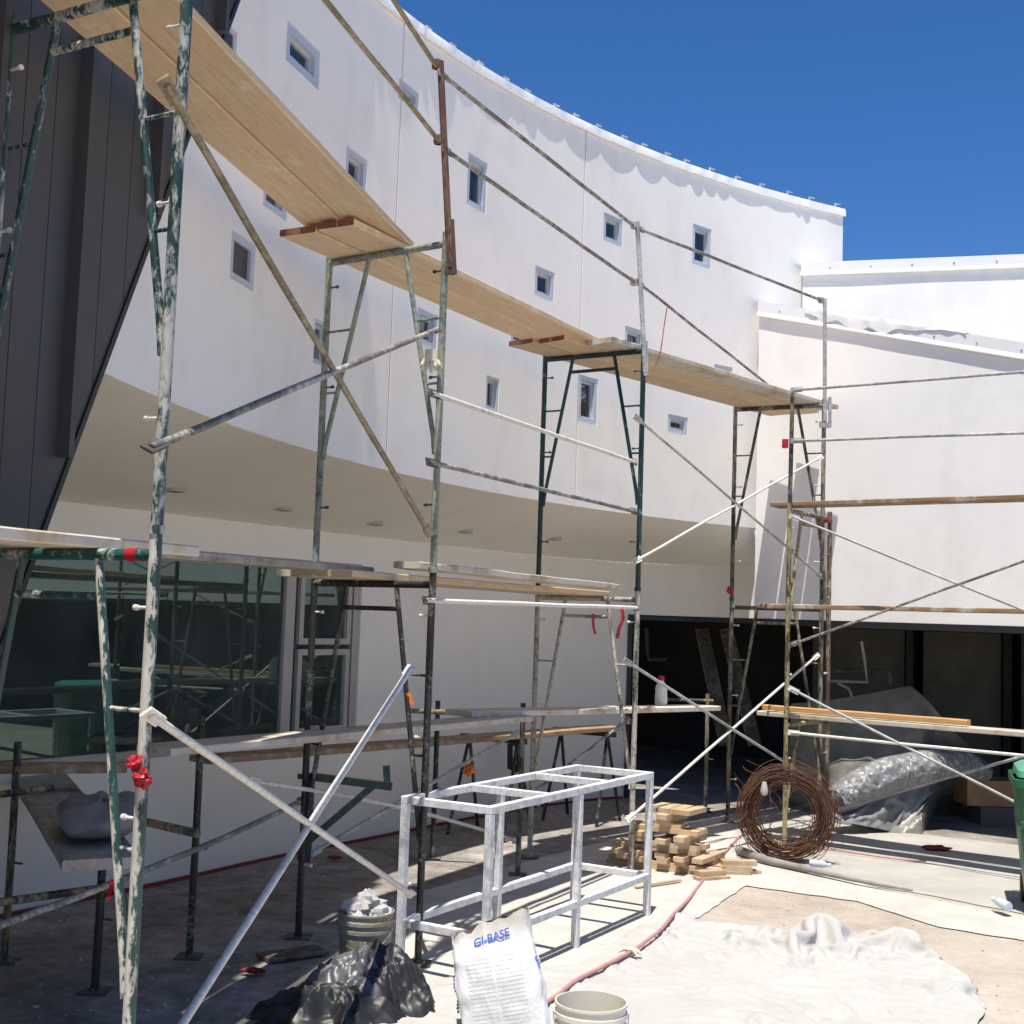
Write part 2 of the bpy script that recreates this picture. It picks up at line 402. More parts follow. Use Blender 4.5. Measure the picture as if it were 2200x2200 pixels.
for q in wins_px:
    r4 = [ray_arc(*p) for p in q]
    aL = (r4[0][0] + r4[2][0]) / 2; aR = (r4[1][0] + r4[3][0]) / 2
    zt = (r4[0][1] + r4[1][1]) / 2; zb = (r4[2][1] + r4[3][1]) / 2
    wins.append((aR, aL, zb, zt))
j1 = ray_arc(850, 500)[0]; j2 = ray_arc(1247, 700)[0]
joints = [A_L, j1, j2, A_R]
# wall panels with real openings and recessed joints between them
def wall_panel(a0, a1):                # a0 > a1 (left to right)
    mb = MB(); g = .055
    a0 -= g if a0 != A_L else 0; a1 += g if a1 != A_R else 0
    ws = [w for w in wins if w[0] < a0 and w[1] > a1]
    As = sorted(set([a0, a1] + [a0 + (a1 - a0) * i / 24 for i in range(25)] + [min(a0, max(a1, e)) for w in ws for e in (w[0], w[1])]), reverse=True)
    Zs = sorted(set([0., 1.] + [w[i] for w in ws for i in (2, 3)] + [ZS + .5 * k for k in range(1, 7)]))
    Zs = [z for z in Zs if z > 1.5]; Zs = [ZS] + [z for z in Zs if ZS + .01 < z < 6.35] + [None]
    def zz(k, a): return Zs[k] if Zs[k] is not None else ztop(a)
    idx = {}
    for i, a in enumerate(As):
        for k in range(len(Zs)): idx[i, k] = len(mb.v); mb.v.append(arc(a, zz(k, a)))
    for i in range(len(As) - 1):
        am = (As[i] + As[i + 1]) / 2
        for k in range(len(Zs) - 1):
            zm = (zz(k, am) + zz(k + 1, am)) / 2
            if any(w[0] < am < w[1] and w[2] < zm < w[3] for w in ws): continue
            mb.f.append((idx[i, k], idx[i + 1, k], idx[i + 1, k + 1], idx[i, k + 1]))
    def strip(pa, pb):                 # reveal going 9 cm into the wall
        n = len(mb.v)
        for a, z in (pa, pb): mb.v.append(arc(a, z)); mb.v.append(arc(a, z, -.10))
        mb.f.append((n, n + 1, n + 3, n + 2))
    for w in ws:
        r, l = max(w[0], a1), min(w[1], a0)
        strip((l, w[2]), (r, w[2])); strip((r, w[3]), (l, w[3])); strip((l, w[3]), (l, w[2])); strip((r, w[2]), (r, w[3]))
    for a in (a0, a1):                 # panel edges in the joints
        n = len(mb.v)
        for z in (ZS, ztop(a)): mb.v.append(arc(a, z)); mb.v.append(arc(a, z, -.03))
        mb.f.append((n, n + 1, n + 3, n + 2))
    return mb.build('wall_panel', M['stucco'], curved, sharp=30)
for i in range(3): wall_panel(joints[i], joints[i + 1])
for a in (j1, j2):
    mb = MB(); mb.add([arc(a + .055, ZS, -.03), arc(a - .055, ZS, -.03), arc(a - .055, ztop(a), -.03), arc(a + .055, ztop(a), -.03)], [(0, 1, 2, 3)])
    mb.build('joint_backing', M['white_metal'], curved)
# end return of the wall and its back
mb = MB(); mb.grid(lambda u, v: arc(A_L + (A_R - A_L) * u, ZS + .02 + (ztop(A_L + (A_R - A_L) * u) - ZS - .03) * v, -.38), 40, 2)
mb.add([arc(A_R, ZS), arc(A_R, ZS, -.38), arc(A_R, ztop(A_R), -.38), arc(A_R, ztop(A_R))], [(0, 1, 2, 3)])
mb.grid(lambda u, v: arc(A_L + (A_R - A_L) * u, ztop(A_L + (A_R - A_L) * u), -.38 * v), 40, 2)
mb.build('wall_core', M['stucco'], curved)
# windows
for w in wins:
    aR, aL, zb, zt = w; am = (aR + aL) / 2
    c = arc(am, (zb + zt) / 2); n_ = (V((CX, CY, 0)) - V((c.x, c.y, 0))).normalized(); tx = V((-n_.y, n_.x, 0)) * -1
    if tx.dot(arc(aR, 0) - arc(aL, 0)) < 0: tx = -tx
    hw = R * radians(aL - aR) / 2 + .012; hh = (zt - zb) / 2 + .012; up = V((0, 0, 1))
    fw = min(.075, hw * .34); mb = MB()
    cc = c - n_ * .035
    for sx in (-1, 1): mb.obox(cc + tx * sx * (hw - fw / 2), tx * fw / 2, n_ * .03, up * hh)
    for sz in (-1, 1): mb.obox(cc + up * sz * (hh - fw / 2), tx * (hw - fw), n_ * .0295, up * fw / 2)
    wo_ = mb.build('window', M['vinyl'], curved, smooth=False)
    mb = MB(); c2 = c - n_ * .055; iw = hw - fw; ih = hh - fw; sw = .022
    for sx in (-1, 1): mb.obox(c2 + tx * sx * (iw - sw / 2), tx * sw / 2, n_ * .02, up * ih)
    for sz in (-1, 1): mb.obox(c2 + up * sz * (ih - sw / 2), tx * (iw - sw), n_ * .0195, up * sw / 2)
    for sx in (-.45, .45): mb.obox(cc + tx * sx * hw - up * (hh - fw * .5) + n_ * .0315, tx * .011, n_ * .002, up * .004)
    mb.build('sash', M['vinyl'], wo_, smooth=False)
    mb = MB(); g = c - n_ * .062
    k1, k2 = random.uniform(-.012, .012), random.uniform(-.012, .012)
    mb.add([g - tx * iw - up * ih + n_ * k1, g + tx * iw - up * ih + n_ * k2, g + tx * iw + up * ih - n_ * k1, g - tx * iw + up * ih - n_ * k2], [(0, 1, 2, 3)])
    mb.build('pane', M['glass_small'], wo_, smooth=False)
    mb = MB(); g = c - n_ * .22
    mb.obox(g, tx * (hw + .1), n_ * .02, up * (hh + .1)); mb.build('blind', random.choice((M['void'], M['drywall'], M['blind'])), wo_, smooth=False)
# coping with a slightly ragged drip edge, and its clips
_nodes = [A_L + 1]; _rng = random.Random(3)
while _nodes[-1] > A_R - 1: _nodes.append(_nodes[-1] - _rng.choice((.7, 1.1, 1.6, 2.3, 3.0)))
_deps = [_rng.uniform(.004, .022) for _ in _nodes]
def drip(a):                           # the sheet droops between its fixings
    for i in range(len(_nodes) - 1):
        if _nodes[i] >= a > _nodes[i + 1]:
            k = (_nodes[i] - a) / (_nodes[i] - _nodes[i + 1]); return .016 + _deps[i] * (4 * k * (1 - k)) ** .8 + .003 * noise.noise(V((a * 4, 1, 0)))
    return .02
mb = MB()
NA = 520
def cop(u, v):
    a = A_L + (A_R - .12 - A_L) * u; z = ztop(a); prof = [(-.42, z + .02), (-.42, z + .075), (.015, z + .075), (drip(a) * .9, z + .035), (drip(a), z - .015), (.004, z - .012)]
    k = int(round(v * 5)); return arc(a, prof[k][1], prof[k][0])
mb.grid(cop, NA, 6); mb.build('coping', M['sheet_roof'], curved, sharp=50)
a = ray_arc(930, 60)[0]
while a > A_R:
    mb = MB(); z = ztop(a) + .075; p = arc(a, z, .0); n_ = (V((CX, CY, 0)) - V((p.x, p.y, 0))).normalized(); t_ = V((-n_.y, n_.x, 0))
    mb.bar(p - n_ * .06 + V((0, 0, -.02)), p - n_ * .06 + V((0, 0, .075)), .012, .02); mb.bar(p - n_ * .06 + V((0, 0, .07)), p - n_ * .06 + t_ * .08 + V((0, 0, .075)), .012, .012)
    mb.build('roof_clip', M['galv'], curved, smooth=False); a -= 1.95 * random.uniform(.8, 1.2)
# dark roof strip behind
mb = MB(); mb.grid(lambda u, v: arc(170 - 22 * u, [6.6, 6.82 - .12 * u, 6.82 - .12 * u, 6.6][int(round(v * 3))], [-.5, -.5, -.9, -.9][int(round(v * 3))]), 30, 4)
mb.build('roof_upstand', M['dark_trim'], curved)
# lower wall: set back under the soffit
LOW = [(-6.2, 3.4), (-4.6, 5.9), (-3.45, 7.6), (-2.46, 9.14), (-1.85, 10.19), (-1.11, 11.32), (-.14, 12.78), (.62, 13.72), (1.4, 14.35), (2.15, 14.35), (2.72, 13.80)]
def cat(P, n=14):
    out = []
    for i in range(len(P) - 1):
        p0, p1, p2, p3 = V(P[max(0, i - 1)]), V(P[i]), V(P[i + 1]), V(P[min(len(P) - 1, i + 2)])
        for k in range(n):
            t = k / n; out.append(.5 * ((2 * p1) + (-p0 + p2) * t + (2 * p0 - 5 * p1 + 4 * p2 - p3) * t * t + (-p0 + 3 * p1 - 3 * p2 + p3) * t ** 3))
    out.append(V(P[-1])); return out
LC = cat(LOW); ZI = 2.65; ZH = 2.06
def ray_low(x, y):
    r = ray(x, y); best = None
    for i in range(len(LC) - 1):
        a, b = LC[i], LC[i + 1]; e = b - a
        det = r.x * (-e.y) + e.x * r.y
        if abs(det) < 1e-9: continue
        t = (a.x * (-e.y) + e.x * a.y) / det; k = (r.x * a.y - r.y * a.x) / det
        if 0 <= k <= 1 and t > 0 and (best is None or t < best[0]): best = (t, i + k)
    return best[1], (O + r * best[0]).z
def lowp(s, z, off=0):
    i = int(min(len(LC) - 2, max(0, math.floor(s)))); k = s - i; a, b = LC[i], LC[i + 1]; e = (b - a).normalized()
    p = a + (b - a) * k; return V((p.x + e.y * off, p.y - e.x * off, z))
sW0 = 1.0                                # window start (left of frame)
sW1 = ray_low(772, 1400)[0]; sJ = ray_low(1352, 1400)[0]
zW0 = .90; zW1 = 2.40
mb = MB()
def lowstrip(s0, s1, z0, z1):
    n = max(2, int((s1 - s0) * 1.5))
    mb.grid(lambda u, v: lowp(s0 + (s1 - s0) * u, z0 + (z1 - z0) * v), n, 2)
lowstrip(0, sW0, 0, ZI); lowstrip(sW0, sW1, 0, zW0); lowstrip(sW0, sW1, zW1, ZI); lowstrip(sW1, sJ, 0, ZI); lowstrip(sJ, len(LC) - 1, ZH, ZI)
n = 12
for z0 in (zW0, zW1):
    mb.grid(lambda u, v: lowp(sW0 + (sW1 - sW0) * u, z0, -.09 * v), 30, 2)
mb.grid(lambda u, v: lowp(sW1, zW0 + (zW1 - zW0) * u, -.09 * v), 2, 2)
mb.grid(lambda u, v: lowp(sJ, ZH * u, -.2 * v), 2, 2)
mb.grid(lambda u, v: lowp(sJ + (len(LC) - 1 - sJ) * u, ZH, -.2 * v), 20, 2)
mb.build('lower_wall', M['soffit'], curved)
mb = MB(); mb.grid(lambda u, v: lowp(sJ - .8 + (len(LC) - .25 - sJ) * u, ZH - .06 + .05 * v, -.02), 30, 2)
mb.bar(lowp(sJ, 0, .006), lowp(sJ, ZH, .006), .05, .05, (1, 0, 0)); mb.build('opening_trim', M['dark_trim'], curved)
# soffit between the lower wall and the edge of the upper wall
mb = MB()
def sof(u, v):
    a = 175.6 + (126.2 - 175.6) * u; e = arc(a, ZS); s = 16 + (len(LC) - 1 - 16) * min(1, max(0, u)) ** .95
    return e.lerp(lowp(s, ZI), v)
mb.grid(sof, 60, 8); mb.build('soffit', M['soffit'], curved)
for px, py in ((378, 1052), (610, 1096), (807, 1125), (1000, 1142), (1192, 1156)):
    best = min(((sum((a_ - b_) ** 2 for a_, b_ in zip(proj(sof(i / 150, j / 30)), (px, py)))), i, j) for i in range(151) for j in range(1, 30))
    p = sof(best[1] / 150, best[2] / 30); mb = MB(); mb.lathe(p + V((0, 0, -.016)), [(.001, .012), (.052, .011), (.056, .001), (.070, 0), (.074, .006), (.074, .05)], 24)
    dl = mb.build('downlight', M['frame_grey'], curved)
    mb = MB(); mb.lathe(p + V((0, 0, -.014)), [(.001, 0), (.054, 0)], 24); mb.build('lamp_opening', M['dark_trim'], dl)
# ribbon window on the lower wall
wf = .045
def vbar(mb, s, w, z0, z1, d=.05, off=-.05):
    a = lowp(s, z0, off); b = lowp(s, z1, off); t = (lowp(s + .05, 0) - lowp(s - .05, 0)).normalized(); nn = V((t.y, -t.x, 0))
    mb.obox((a + b) / 2, t * w / 2, nn * d / 2, V((0, 0, (z1 - z0) / 2)))
def hbar(mb, s0, s1, zc, h, d=.05, off=-.05, n=10):
    for i in range(n):
        a = lowp(s0 + (s1 - s0) * i / n, zc, off); b = lowp(s0 + (s1 - s0) * (i + 1) / n, zc, off); mb.bar(a, b, d, h)
sM = ray_low(625, 1400)[0]
mb = MB()
vbar(mb, sM, .11, zW0, zW1); vbar(mb, sW1 - .25, .09, zW0, zW1)
hbar(mb, sW0, sW1, zW0 + .03, .06, .06, n=24); hbar(mb, sW0, sW1, zW1 - .03, .06, .06, n=24)
rib = mb.build('ribbon_window', M['frame_grey'], curved, smooth=False)
mb = MB(); zt_ = ray_low(690, 1390)[1]
sA, sB = ray_low(650, 1400)[0], ray_low(752, 1400)[0]
for z0, z1 in ((zW0 + .06, zt_ - .02), (zt_ + .02, zW1 - .06)):
    for s_ in (sA, sB): vbar(mb, s_, .05, z0, z1, .045, -.045)
    hbar(mb, sA, sB, z0 + .025, .05, .044, -.045, 3); hbar(mb, sA, sB, z1 - .025, .05, .044, -.045, 3)
mb.build('sash', M['frame_grey'], rib, smooth=False)
ss = [sW0 + (sM - sW0) * i / 3 for i in range(4)]
for s0, s1 in list(zip(ss[:-1], ss[1:])) + [(sM, sW1 - .2)]:
    mb = MB(); mb.add([lowp(s0, zW0 + .02, -.06), lowp(s1, zW0 + .02, -.06), lowp(s1, zW1 - .02, -.06), lowp(s0, zW1 - .02, -.06)], [(0, 1, 2, 3)])
    mb.build('pane', M['glass'], rib, smooth=False)
# room behind the ribbon window
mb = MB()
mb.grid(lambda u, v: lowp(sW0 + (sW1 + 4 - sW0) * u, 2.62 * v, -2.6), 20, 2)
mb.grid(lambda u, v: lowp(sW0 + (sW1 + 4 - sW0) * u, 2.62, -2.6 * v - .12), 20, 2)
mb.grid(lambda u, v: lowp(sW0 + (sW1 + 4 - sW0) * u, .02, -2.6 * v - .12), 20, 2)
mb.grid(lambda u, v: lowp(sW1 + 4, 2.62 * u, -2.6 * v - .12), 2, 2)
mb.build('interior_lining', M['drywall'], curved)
mb = MB()                                # red line of sealant along the wall foot
mb.path([lowp(6 + (sJ - 7) * i / 60, .012, .02) for i in range(61)], .014, 6)
tag(mb.build('red_membrane_strip', plain('red membrane', (.22, .02, .02), .7)), 'thin red membrane strip along the foot of the lower curved wall', 'strip')

# ------------------------------------------------------------------ right wing with the dark open bay
RC = V((2.64, 13.56)); RD = V((.795, -.606)); RN = V((-.606, -.795))    # corner, direction, normal to the courtyard
def rp(t, z, off=0): return V((RC.x + RD.x * t + RN.x * off, RC.y + RD.y * t + RN.y * off, z))
rw = thing('right_wing', 'plain white wing with sloping parapet above a dark open bay', 'building', rp(4, 0))
def rz(t): return 5.46 - .272 * t
mb = MB(); TE = 11.
mb.add([rp(0, ZH), rp(TE, ZH), rp(TE, rz(TE)), rp(0, rz(0)), rp(0, ZH, -.3), rp(TE, ZH, -.3), rp(TE, rz(TE), -.3), rp(0, rz(0), -.3)],
       [(0, 1, 2, 3), (1, 5, 6, 2), (5, 4, 7, 6), (4, 0, 3, 7), (3, 2, 6, 7), (0, 4, 5, 1)])
mb.build('wall', M['stucco'], rw, smooth=False)
mb = MB()
def cp2(u, v):
    t = -.01 + TE * u; z = rz(t); pr = [(-.33, z - .08), (-.33, z + .07), (.016, z + .07), (.016, z - .05), (.036, z - .085), (.036, z - .10), (.003, z - .10)]
    k = int(round(v * 6)); return rp(t, pr[k][1], pr[k][0] + (.004 * noise.noise(V((t * 1.4, 0, 0))) if k > 1 else 0))
mb.grid(cp2, 60, 7); mb.build('coping', M['white_metal'], rw, sharp=20)
t = .25
while t < 4.5:
    mb = MB(); mb.lathe(rp(t, rz(t) - .01, .016), [(.001, .006), (.010, .005), (.011, 0)], 10, (RN.x, RN.y, 0)); mb.build('coping_screw', M['galv'], rw); t += .42
mb = MB(); mb.grid(lambda u, v: rp(TE * u, ZH - .07 + .065 * v, .01), 2, 2); mb.build('opening_trim', M['dark_trim'], rw)
DB = 5.2
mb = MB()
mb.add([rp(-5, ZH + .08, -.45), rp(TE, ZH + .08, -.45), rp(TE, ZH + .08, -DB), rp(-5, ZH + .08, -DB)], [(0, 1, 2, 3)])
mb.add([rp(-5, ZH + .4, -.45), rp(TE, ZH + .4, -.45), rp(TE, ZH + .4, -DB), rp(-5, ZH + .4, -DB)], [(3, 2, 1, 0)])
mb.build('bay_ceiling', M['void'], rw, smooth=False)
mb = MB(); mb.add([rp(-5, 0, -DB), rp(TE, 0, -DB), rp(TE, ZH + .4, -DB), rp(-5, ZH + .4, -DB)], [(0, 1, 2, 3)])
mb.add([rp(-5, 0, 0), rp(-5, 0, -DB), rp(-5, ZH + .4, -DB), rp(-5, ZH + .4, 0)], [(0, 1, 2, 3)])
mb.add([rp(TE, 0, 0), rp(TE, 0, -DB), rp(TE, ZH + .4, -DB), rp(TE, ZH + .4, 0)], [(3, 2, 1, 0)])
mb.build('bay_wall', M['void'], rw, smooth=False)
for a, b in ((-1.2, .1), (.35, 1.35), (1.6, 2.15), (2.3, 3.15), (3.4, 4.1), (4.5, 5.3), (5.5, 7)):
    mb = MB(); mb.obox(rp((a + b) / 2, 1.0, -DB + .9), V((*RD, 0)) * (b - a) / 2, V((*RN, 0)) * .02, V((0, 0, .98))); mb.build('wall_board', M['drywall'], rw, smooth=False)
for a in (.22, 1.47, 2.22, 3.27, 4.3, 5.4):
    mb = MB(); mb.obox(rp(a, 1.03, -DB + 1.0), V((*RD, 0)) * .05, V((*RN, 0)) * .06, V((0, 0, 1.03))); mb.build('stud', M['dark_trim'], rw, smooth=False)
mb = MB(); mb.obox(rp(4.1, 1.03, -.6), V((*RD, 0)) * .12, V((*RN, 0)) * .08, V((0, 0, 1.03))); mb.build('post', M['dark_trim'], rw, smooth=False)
# upper back wing
BA = V((3.2, 13.95)); BD = V((2.3, -.62)).normalized(); BN = V((BD.y, -BD.x)); BN = BN if BN.y < 0 else -BN
def bp(t, z, off=0): return V((BA.x + BD.x * t + BN.x * off, BA.y + BD.y * t + BN.y * off, z))
bw = thing('back_wing', 'white upper wall set back behind the sloping parapet', 'building', bp(3, 0))
mb = MB(); zb_ = 6.03; BZ = 2.75
mb.add([bp(0, BZ), bp(9, BZ), bp(9, zb_), bp(0, zb_), bp(0, BZ, -.3), bp(9, BZ, -.3), bp(9, zb_, -.3), bp(0, zb_, -.3)],
       [(0, 1, 2, 3), (1, 5, 6, 2), (5, 4, 7, 6), (4, 0, 3, 7), (3, 2, 6, 7), (0, 4, 5, 1)])
mb.build('wall', M['stucco'], bw, smooth=False)
mb = MB()
def cp3(u, v):
    t = -.02 + 9 * u; z = zb_; pr = [(-.33, z - .08), (-.33, z + .06), (.016, z + .06), (.016, z - .05), (.036, z - .08), (.036, z - .095), (.003, z - .095)]
    k = int(round(v * 6)); return bp(t, pr[k][1], pr[k][0] + (.006 * noise.noise(V((t * .9, 5, 0))) if k > 1 else 0))
mb.grid(cp3, 50, 7); mb.build('coping', M['white_metal'], bw, sharp=20)
t = .3
while t < 3:
    mb = MB(); mb.lathe(bp(t, zb_ - .01, .016), [(.001, .006), (.010, .005), (.011, 0)], 10, (BN.x, BN.y, 0)); mb.build('coping_screw', M['galv'], bw); t += .44
# terrace_slab between both
mb = MB(); mb.add([rp(-.2, 2.75, -.29), rp(TE, 2.75, -.29), rp(TE, 2.75, -4), rp(-.2, 2.75, -4)], [(0, 1, 2, 3)]); mb.build('terrace_slab', M['sheet_roof'], rw, smooth=False)
# plastic lying over the parapet, plank behind it, red membrane
def parapet_film(u, v):
    t = .55 + 1.7 * u; z = rz(t) + .078 + .012 * (noise.noise(V((t * 5, v * 3, 1))) * .5 + .5) + .03 * abs(noise.noise(V((t * 3.1, 2, 0)))) * sin(pi * u)
    if v < .7: return rp(t, z, -.36 + .40 * v / .7)
    h = max(0, .16 - .12 * abs(u * 2.6 - .9)) * (v - .7) / .3 * (1 + .6 * noise.noise(V((t * 6, 7, 0))))
    return rp(t, rz(t) + .070 - h, .028 + .02 * noise.noise(V((t * 9, v, 3))))
mb = MB(); mb.grid(parapet_film, 60, 16)
tag(mb.build('parapet_sheet', M['sheet_roof'], sharp=60), 'white plastic sheet bunched over the sloping parapet', 'plastic sheet')

# ------------------------------------------------------------------ dark clad wing on the left
DP = V((-1.86, 5.65)); DD = V((.196, .98)).normalized(); DN = V((DD.y, -DD.x))
dA = (DP.x, DP.y); dB = (DP.x + DD.x, DP.y + DD.y)
def dpt(t, z, off=0): return V((DP.x + DD.x * t + DN.x * off, DP.y + DD.y * t + DN.y * off, z))
def dtz(x, y):
    p = pv(x, y, dA, dB); return (V((p.x, p.y)) - DP).dot(DD), p.z
dk = thing('dark_clad_wing', 'dark grey metal clad wing with slanted lower edge at the left', 'building', dpt(-2, 0))
t1, z1 = dtz(510, 0); t0, z0 = dtz(95, 1130)
sl_ = (t1 - t0) / (z1 - z0)
ZT = 8.2
def edge_t(z): return t0 + (z - z0) * sl_
def clip(poly, tlo, thi):
    for lim, sg in ((tlo, 1), (thi, -1)):
        out = []
        for i in range(len(poly)):
            a, b = poly[i], poly[(i + 1) % len(poly)]; ia, ib = (a[0] - lim) * sg >= 0, (b[0] - lim) * sg >= 0
            if ia: out.append(a)
            if ia != ib: k = (lim - a[0]) / (b[0] - a[0]); out.append((lim, a[1] + (b[1] - a[1]) * k))
        poly = out
        if not poly: break
    return poly
poly = [(-9.5, 0), (edge_t(0), 0), (edge_t(ZT), ZT), (-9.5, ZT)]
bts = [dtz(184, 61)[0], dtz(338, 150)[0], dtz(468, 20)[0]]
stp = (bts[2] - bts[0]) / 2
bl = [bts[0] - stp * k for k in range(18, 0, -1)] + bts + [bts[2] + stp, bts[2] + 2 * stp]
mb = MB(); P = clip(poly, -9.5, 9); n = len(P)
mb.add([dpt(a, b, -.03) for a, b in P] + [dpt(a, b, -.10) for a, b in P], [tuple(range(n)), tuple(range(2 * n - 1, n - 1, -1))] + [(i, i + n, (i + 1) % n + n, (i + 1) % n) for i in range(n)])
mb.build('wall_core', M['dark_trim'], dk, smooth=False)
for a, b in zip(bl[:-1], bl[1:]):
    for u0, u1 in ((a, a + (b - a) * .36), (a + (b - a) * .36 + .006, a + (b - a) * .7), (a + (b - a) * .7 + .006, b)):
        P = clip(poly, u0, u1)
        if len(P) < 3: continue
        n = len(P); mb = MB()
        mb.add([dpt(x, y, 0) for x, y in P] + [dpt(x, y, -.029) for x, y in P], [tuple(range(n))] + [(i, i + n, (i + 1) % n + n, (i + 1) % n) for i in range(n)])
        mb.build('cladding_panel', M['dark_clad'], dk, smooth=False)
for a in bl:
    P = clip(poly, a - .02, a + .02)
    if len(P) < 3: continue
    zs = sorted(p[1] for p in P); mb = MB(); zl = zs[0] if a < edge_t(0) else (z0 + (a + .03 - t0) / sl_ + .10)
    mb.obox(dpt(a, (zl + ZT) / 2, .03), V((*DD, 0)) * .02, V((*DN, 0)) * .03, V((0, 0, (ZT - zl) / 2))); mb.build('batten', M['dark_clad'], dk, smooth=False)
mb = MB(); mb.bar(dpt(edge_t(0), 0, -.045), dpt(edge_t(ZT), ZT, -.045), .03, .11, (DN.x, DN.y, 0)); mb.build('edge_trim', M['dark_trim'], dk, smooth=False)

mb = MB(); q4 = [dpt(-9.5, 0, -.11), dpt(2.2, 0, -.11), dpt(2.2, 0, -6.5), dpt(-9.5, 0, -6.5)]; zl = 3.3
mb.add([V((p.x, p.y, zl)) for p in q4] + [V((p.x, p.y, ZT)) for p in q4], [(0, 1, 2, 3), (4, 5, 6, 7), (0, 1, 5, 4), (1, 2, 6, 5), (2, 3, 7, 6), (3, 0, 4, 7)])
mb.build('upper_storey', M['dark_clad'], dk, smooth=False)
# ------------------------------------------------------------------ scaffold
PO = {'A1': (-1.205, 4.266), 'A2': (-2.010, 4.711), 'B1': (-.449, 7.331), 'B2': (-1.214, 7.841), 'C1': (1.033, 10.134), 'C2': (.242, 10.616),
      'D1': (3.073, 12.382), 'D2': (2.266, 12.812), 'E1': (2.540, 11.462), 'E2': (3.097, 12.194)}
ED = V((.795, -.606)); PO['G1'] = tuple(V(PO['E1']) + ED * 3.05); PO['G2'] = tuple(V(PO['E2']) + ED * 3.05)
L1, L2 = 2.198, 4.198
def P3(n, z): return V((*PO[n], z))
TR = .0215
def frame(a, b, z0, z1, mat, label, mats=None, header=True, tops=(.29, .71), low=.36, rungs=True, foot=False, studs=(.1, .42, .8)):
    mats = mats or {}
    A, B = P3(a, 0), P3(b, 0)
    fr = thing('walk_through_scaffold', label, 'scaffold', V(((A.x + B.x) / 2, (A.y + B.y) / 2, z0)), 'walk-through scaffold frames')
    mA, mB_ = mats.get(a, mat), mats.get(b, mat)
    zb = z1 - .04
    for X, mm in ((A, mA), (B, mB_)):
        mb = MB(); k = 9
        mb.path([X + V((.0025 * noise.noise(V((X.x, i, 1))), .0025 * noise.noise(V((X.y, i, 2))), z0 + (z1 + .03 - z0) * i / k)) for i in range(k + 1)], TR, 14)
        leg = mb.build('leg', mm, fr)
        mb = MB(); mb.lathe(X + V((0, 0, z0 + .0)), [(TR, .0), (TR + .006, .001), (TR + .006, .03), (TR, .031)], 14); mb.build('collar', mm, leg)
        if foot:
            mb = MB(); mb.obox(X + V((0, 0, .006)), (.075, 0, 0), (0, .075, 0), (0, 0, .006)); mb.build('base_plate', M['clamp'], leg, smooth=False)
    mb = MB(); mb.tube(A + V((0, 0, zb)), B + V((0, 0, zb)), TR * .98, 14); mb.build('top_bar', mats.get('bar', mat), fr)
    d = B - A; nn = V((d.y, -d.x, 0)).normalized(); H_ = z1 - z0
    ends = []
    for f, X in ((tops[0], A), (tops[1], B)):
        p = A + d * f + V((0, 0, zb - .01)); q = X + (d if X is A else -d).normalized() * .035 + V((0, 0, z0 + H_ * low))
        mb = MB(); mb.path([p, p.lerp(q, .5) + V((0, 0, 0)), q, q + V((0, 0, -.10)) - (d if X is A else -d).normalized() * .012], .0155, 12)
        mb.build('inner_leg', mats.get(a if X is A else b, mat), fr); ends.append((p, q, X))
    if header:
        p0 = ends[0][0].lerp(ends[0][1], .10); p1 = ends[1][0].lerp(ends[1][1], .10)
        mb = MB(); mb.tube(p0, p1, .0145, 10); mb.build('header', mats.get('bar', mat), fr)
    for p, q, X in ends:
        for f in ((.38, .72) if rungs else ()):
            e = p.lerp(q, f); mb = MB(); mb.tube(V((X.x, X.y, e.z)), e, .008, 8); mb.build('rung', mat, fr)
        dd = (d if X is A else -d).normalized()
        for f in studs:
            z = z1 - H_ * f; mb = MB(); s0 = V((X.x, X.y, z)); mb.tube(s0 + dd * .015, s0 + dd * .07, .006, 8); mb.tube(s0 + dd * .066, s0 + dd * .082, .0105, 10); mb.build('stud', M['clamp'] if mat in (M['g_clean'], M['g_crust']) else M['galv_white'], fr)
    return fr
frame('A1', 'A2', 0, L1, M['g_heavy'], 'nearest lower scaffold frame, green caked with cream plaster and red taped bar', {'bar': M['g_bright']}, foot=True)
frame('A1', 'A2', L1 + .03, L2 + .03, M['g_speck'], 'nearest upper scaffold frame, speckled green, at the left edge')
frame('B1', 'B2', 0, L1, M['black_tube'], 'lower scaffold frame with black worn tubes beside the cross braces', foot=True)
frame('B1', 'B2', L1 + .03, L2 + .03, M['g_crust'], 'upper scaffold frame crusted grey green, under the rusty guard post', header=False, tops=(.33, .64), low=.40)
frame('C1', 'C2', 0, L1, M['cream_tube'], 'lower scaffold frame caked in cream plaster behind the white steel table', foot=True)
frame('C1', 'C2', L1 + .03, L2 + .03, M['g_clean'], 'upper scaffold frame in clean dark green paint', low=.40)
frame('D1', 'D2', 0, L1, M['olive_tube'], 'farthest lower scaffold frame with dark olive tubes near the inner corner', foot=True)
frame('D1', 'D2', L1 + .03, L2 + .03, M['olive_tube'], 'farthest upper scaffold frame with ochre patches by the inner corner', {'D1': M['olive_tube']}, header=False)
zE1 = on_pole(1548, PO['E1']); zE2 = on_pole(1088, PO['E1'])
frame('E1', 'E2', 0, zE1, M['ochre_tube'], 'short ochre caked scaffold frame standing behind the rusty wire coil', {'E2': M['brown_tube']}, header=False, rungs=False, foot=True, studs=(.3, .7))
frame('E1', 'E2', zE1 + .03, zE2, M['brown_tube'], 'brown scaffold frame above the wire coil carrying the right hand planks', {'E1': M['ochre_tube']}, low=.5)
frame('G1', 'G2', 0, zE1, M['ochre_tube'], 'short ochre scaffold frame under the far right end of the planks', header=False, rungs=False, foot=True)
frame('G1', 'G2', zE1 + .03, zE2, M['brown_tube'], 'brown scaffold frame at the far right end of the planks')
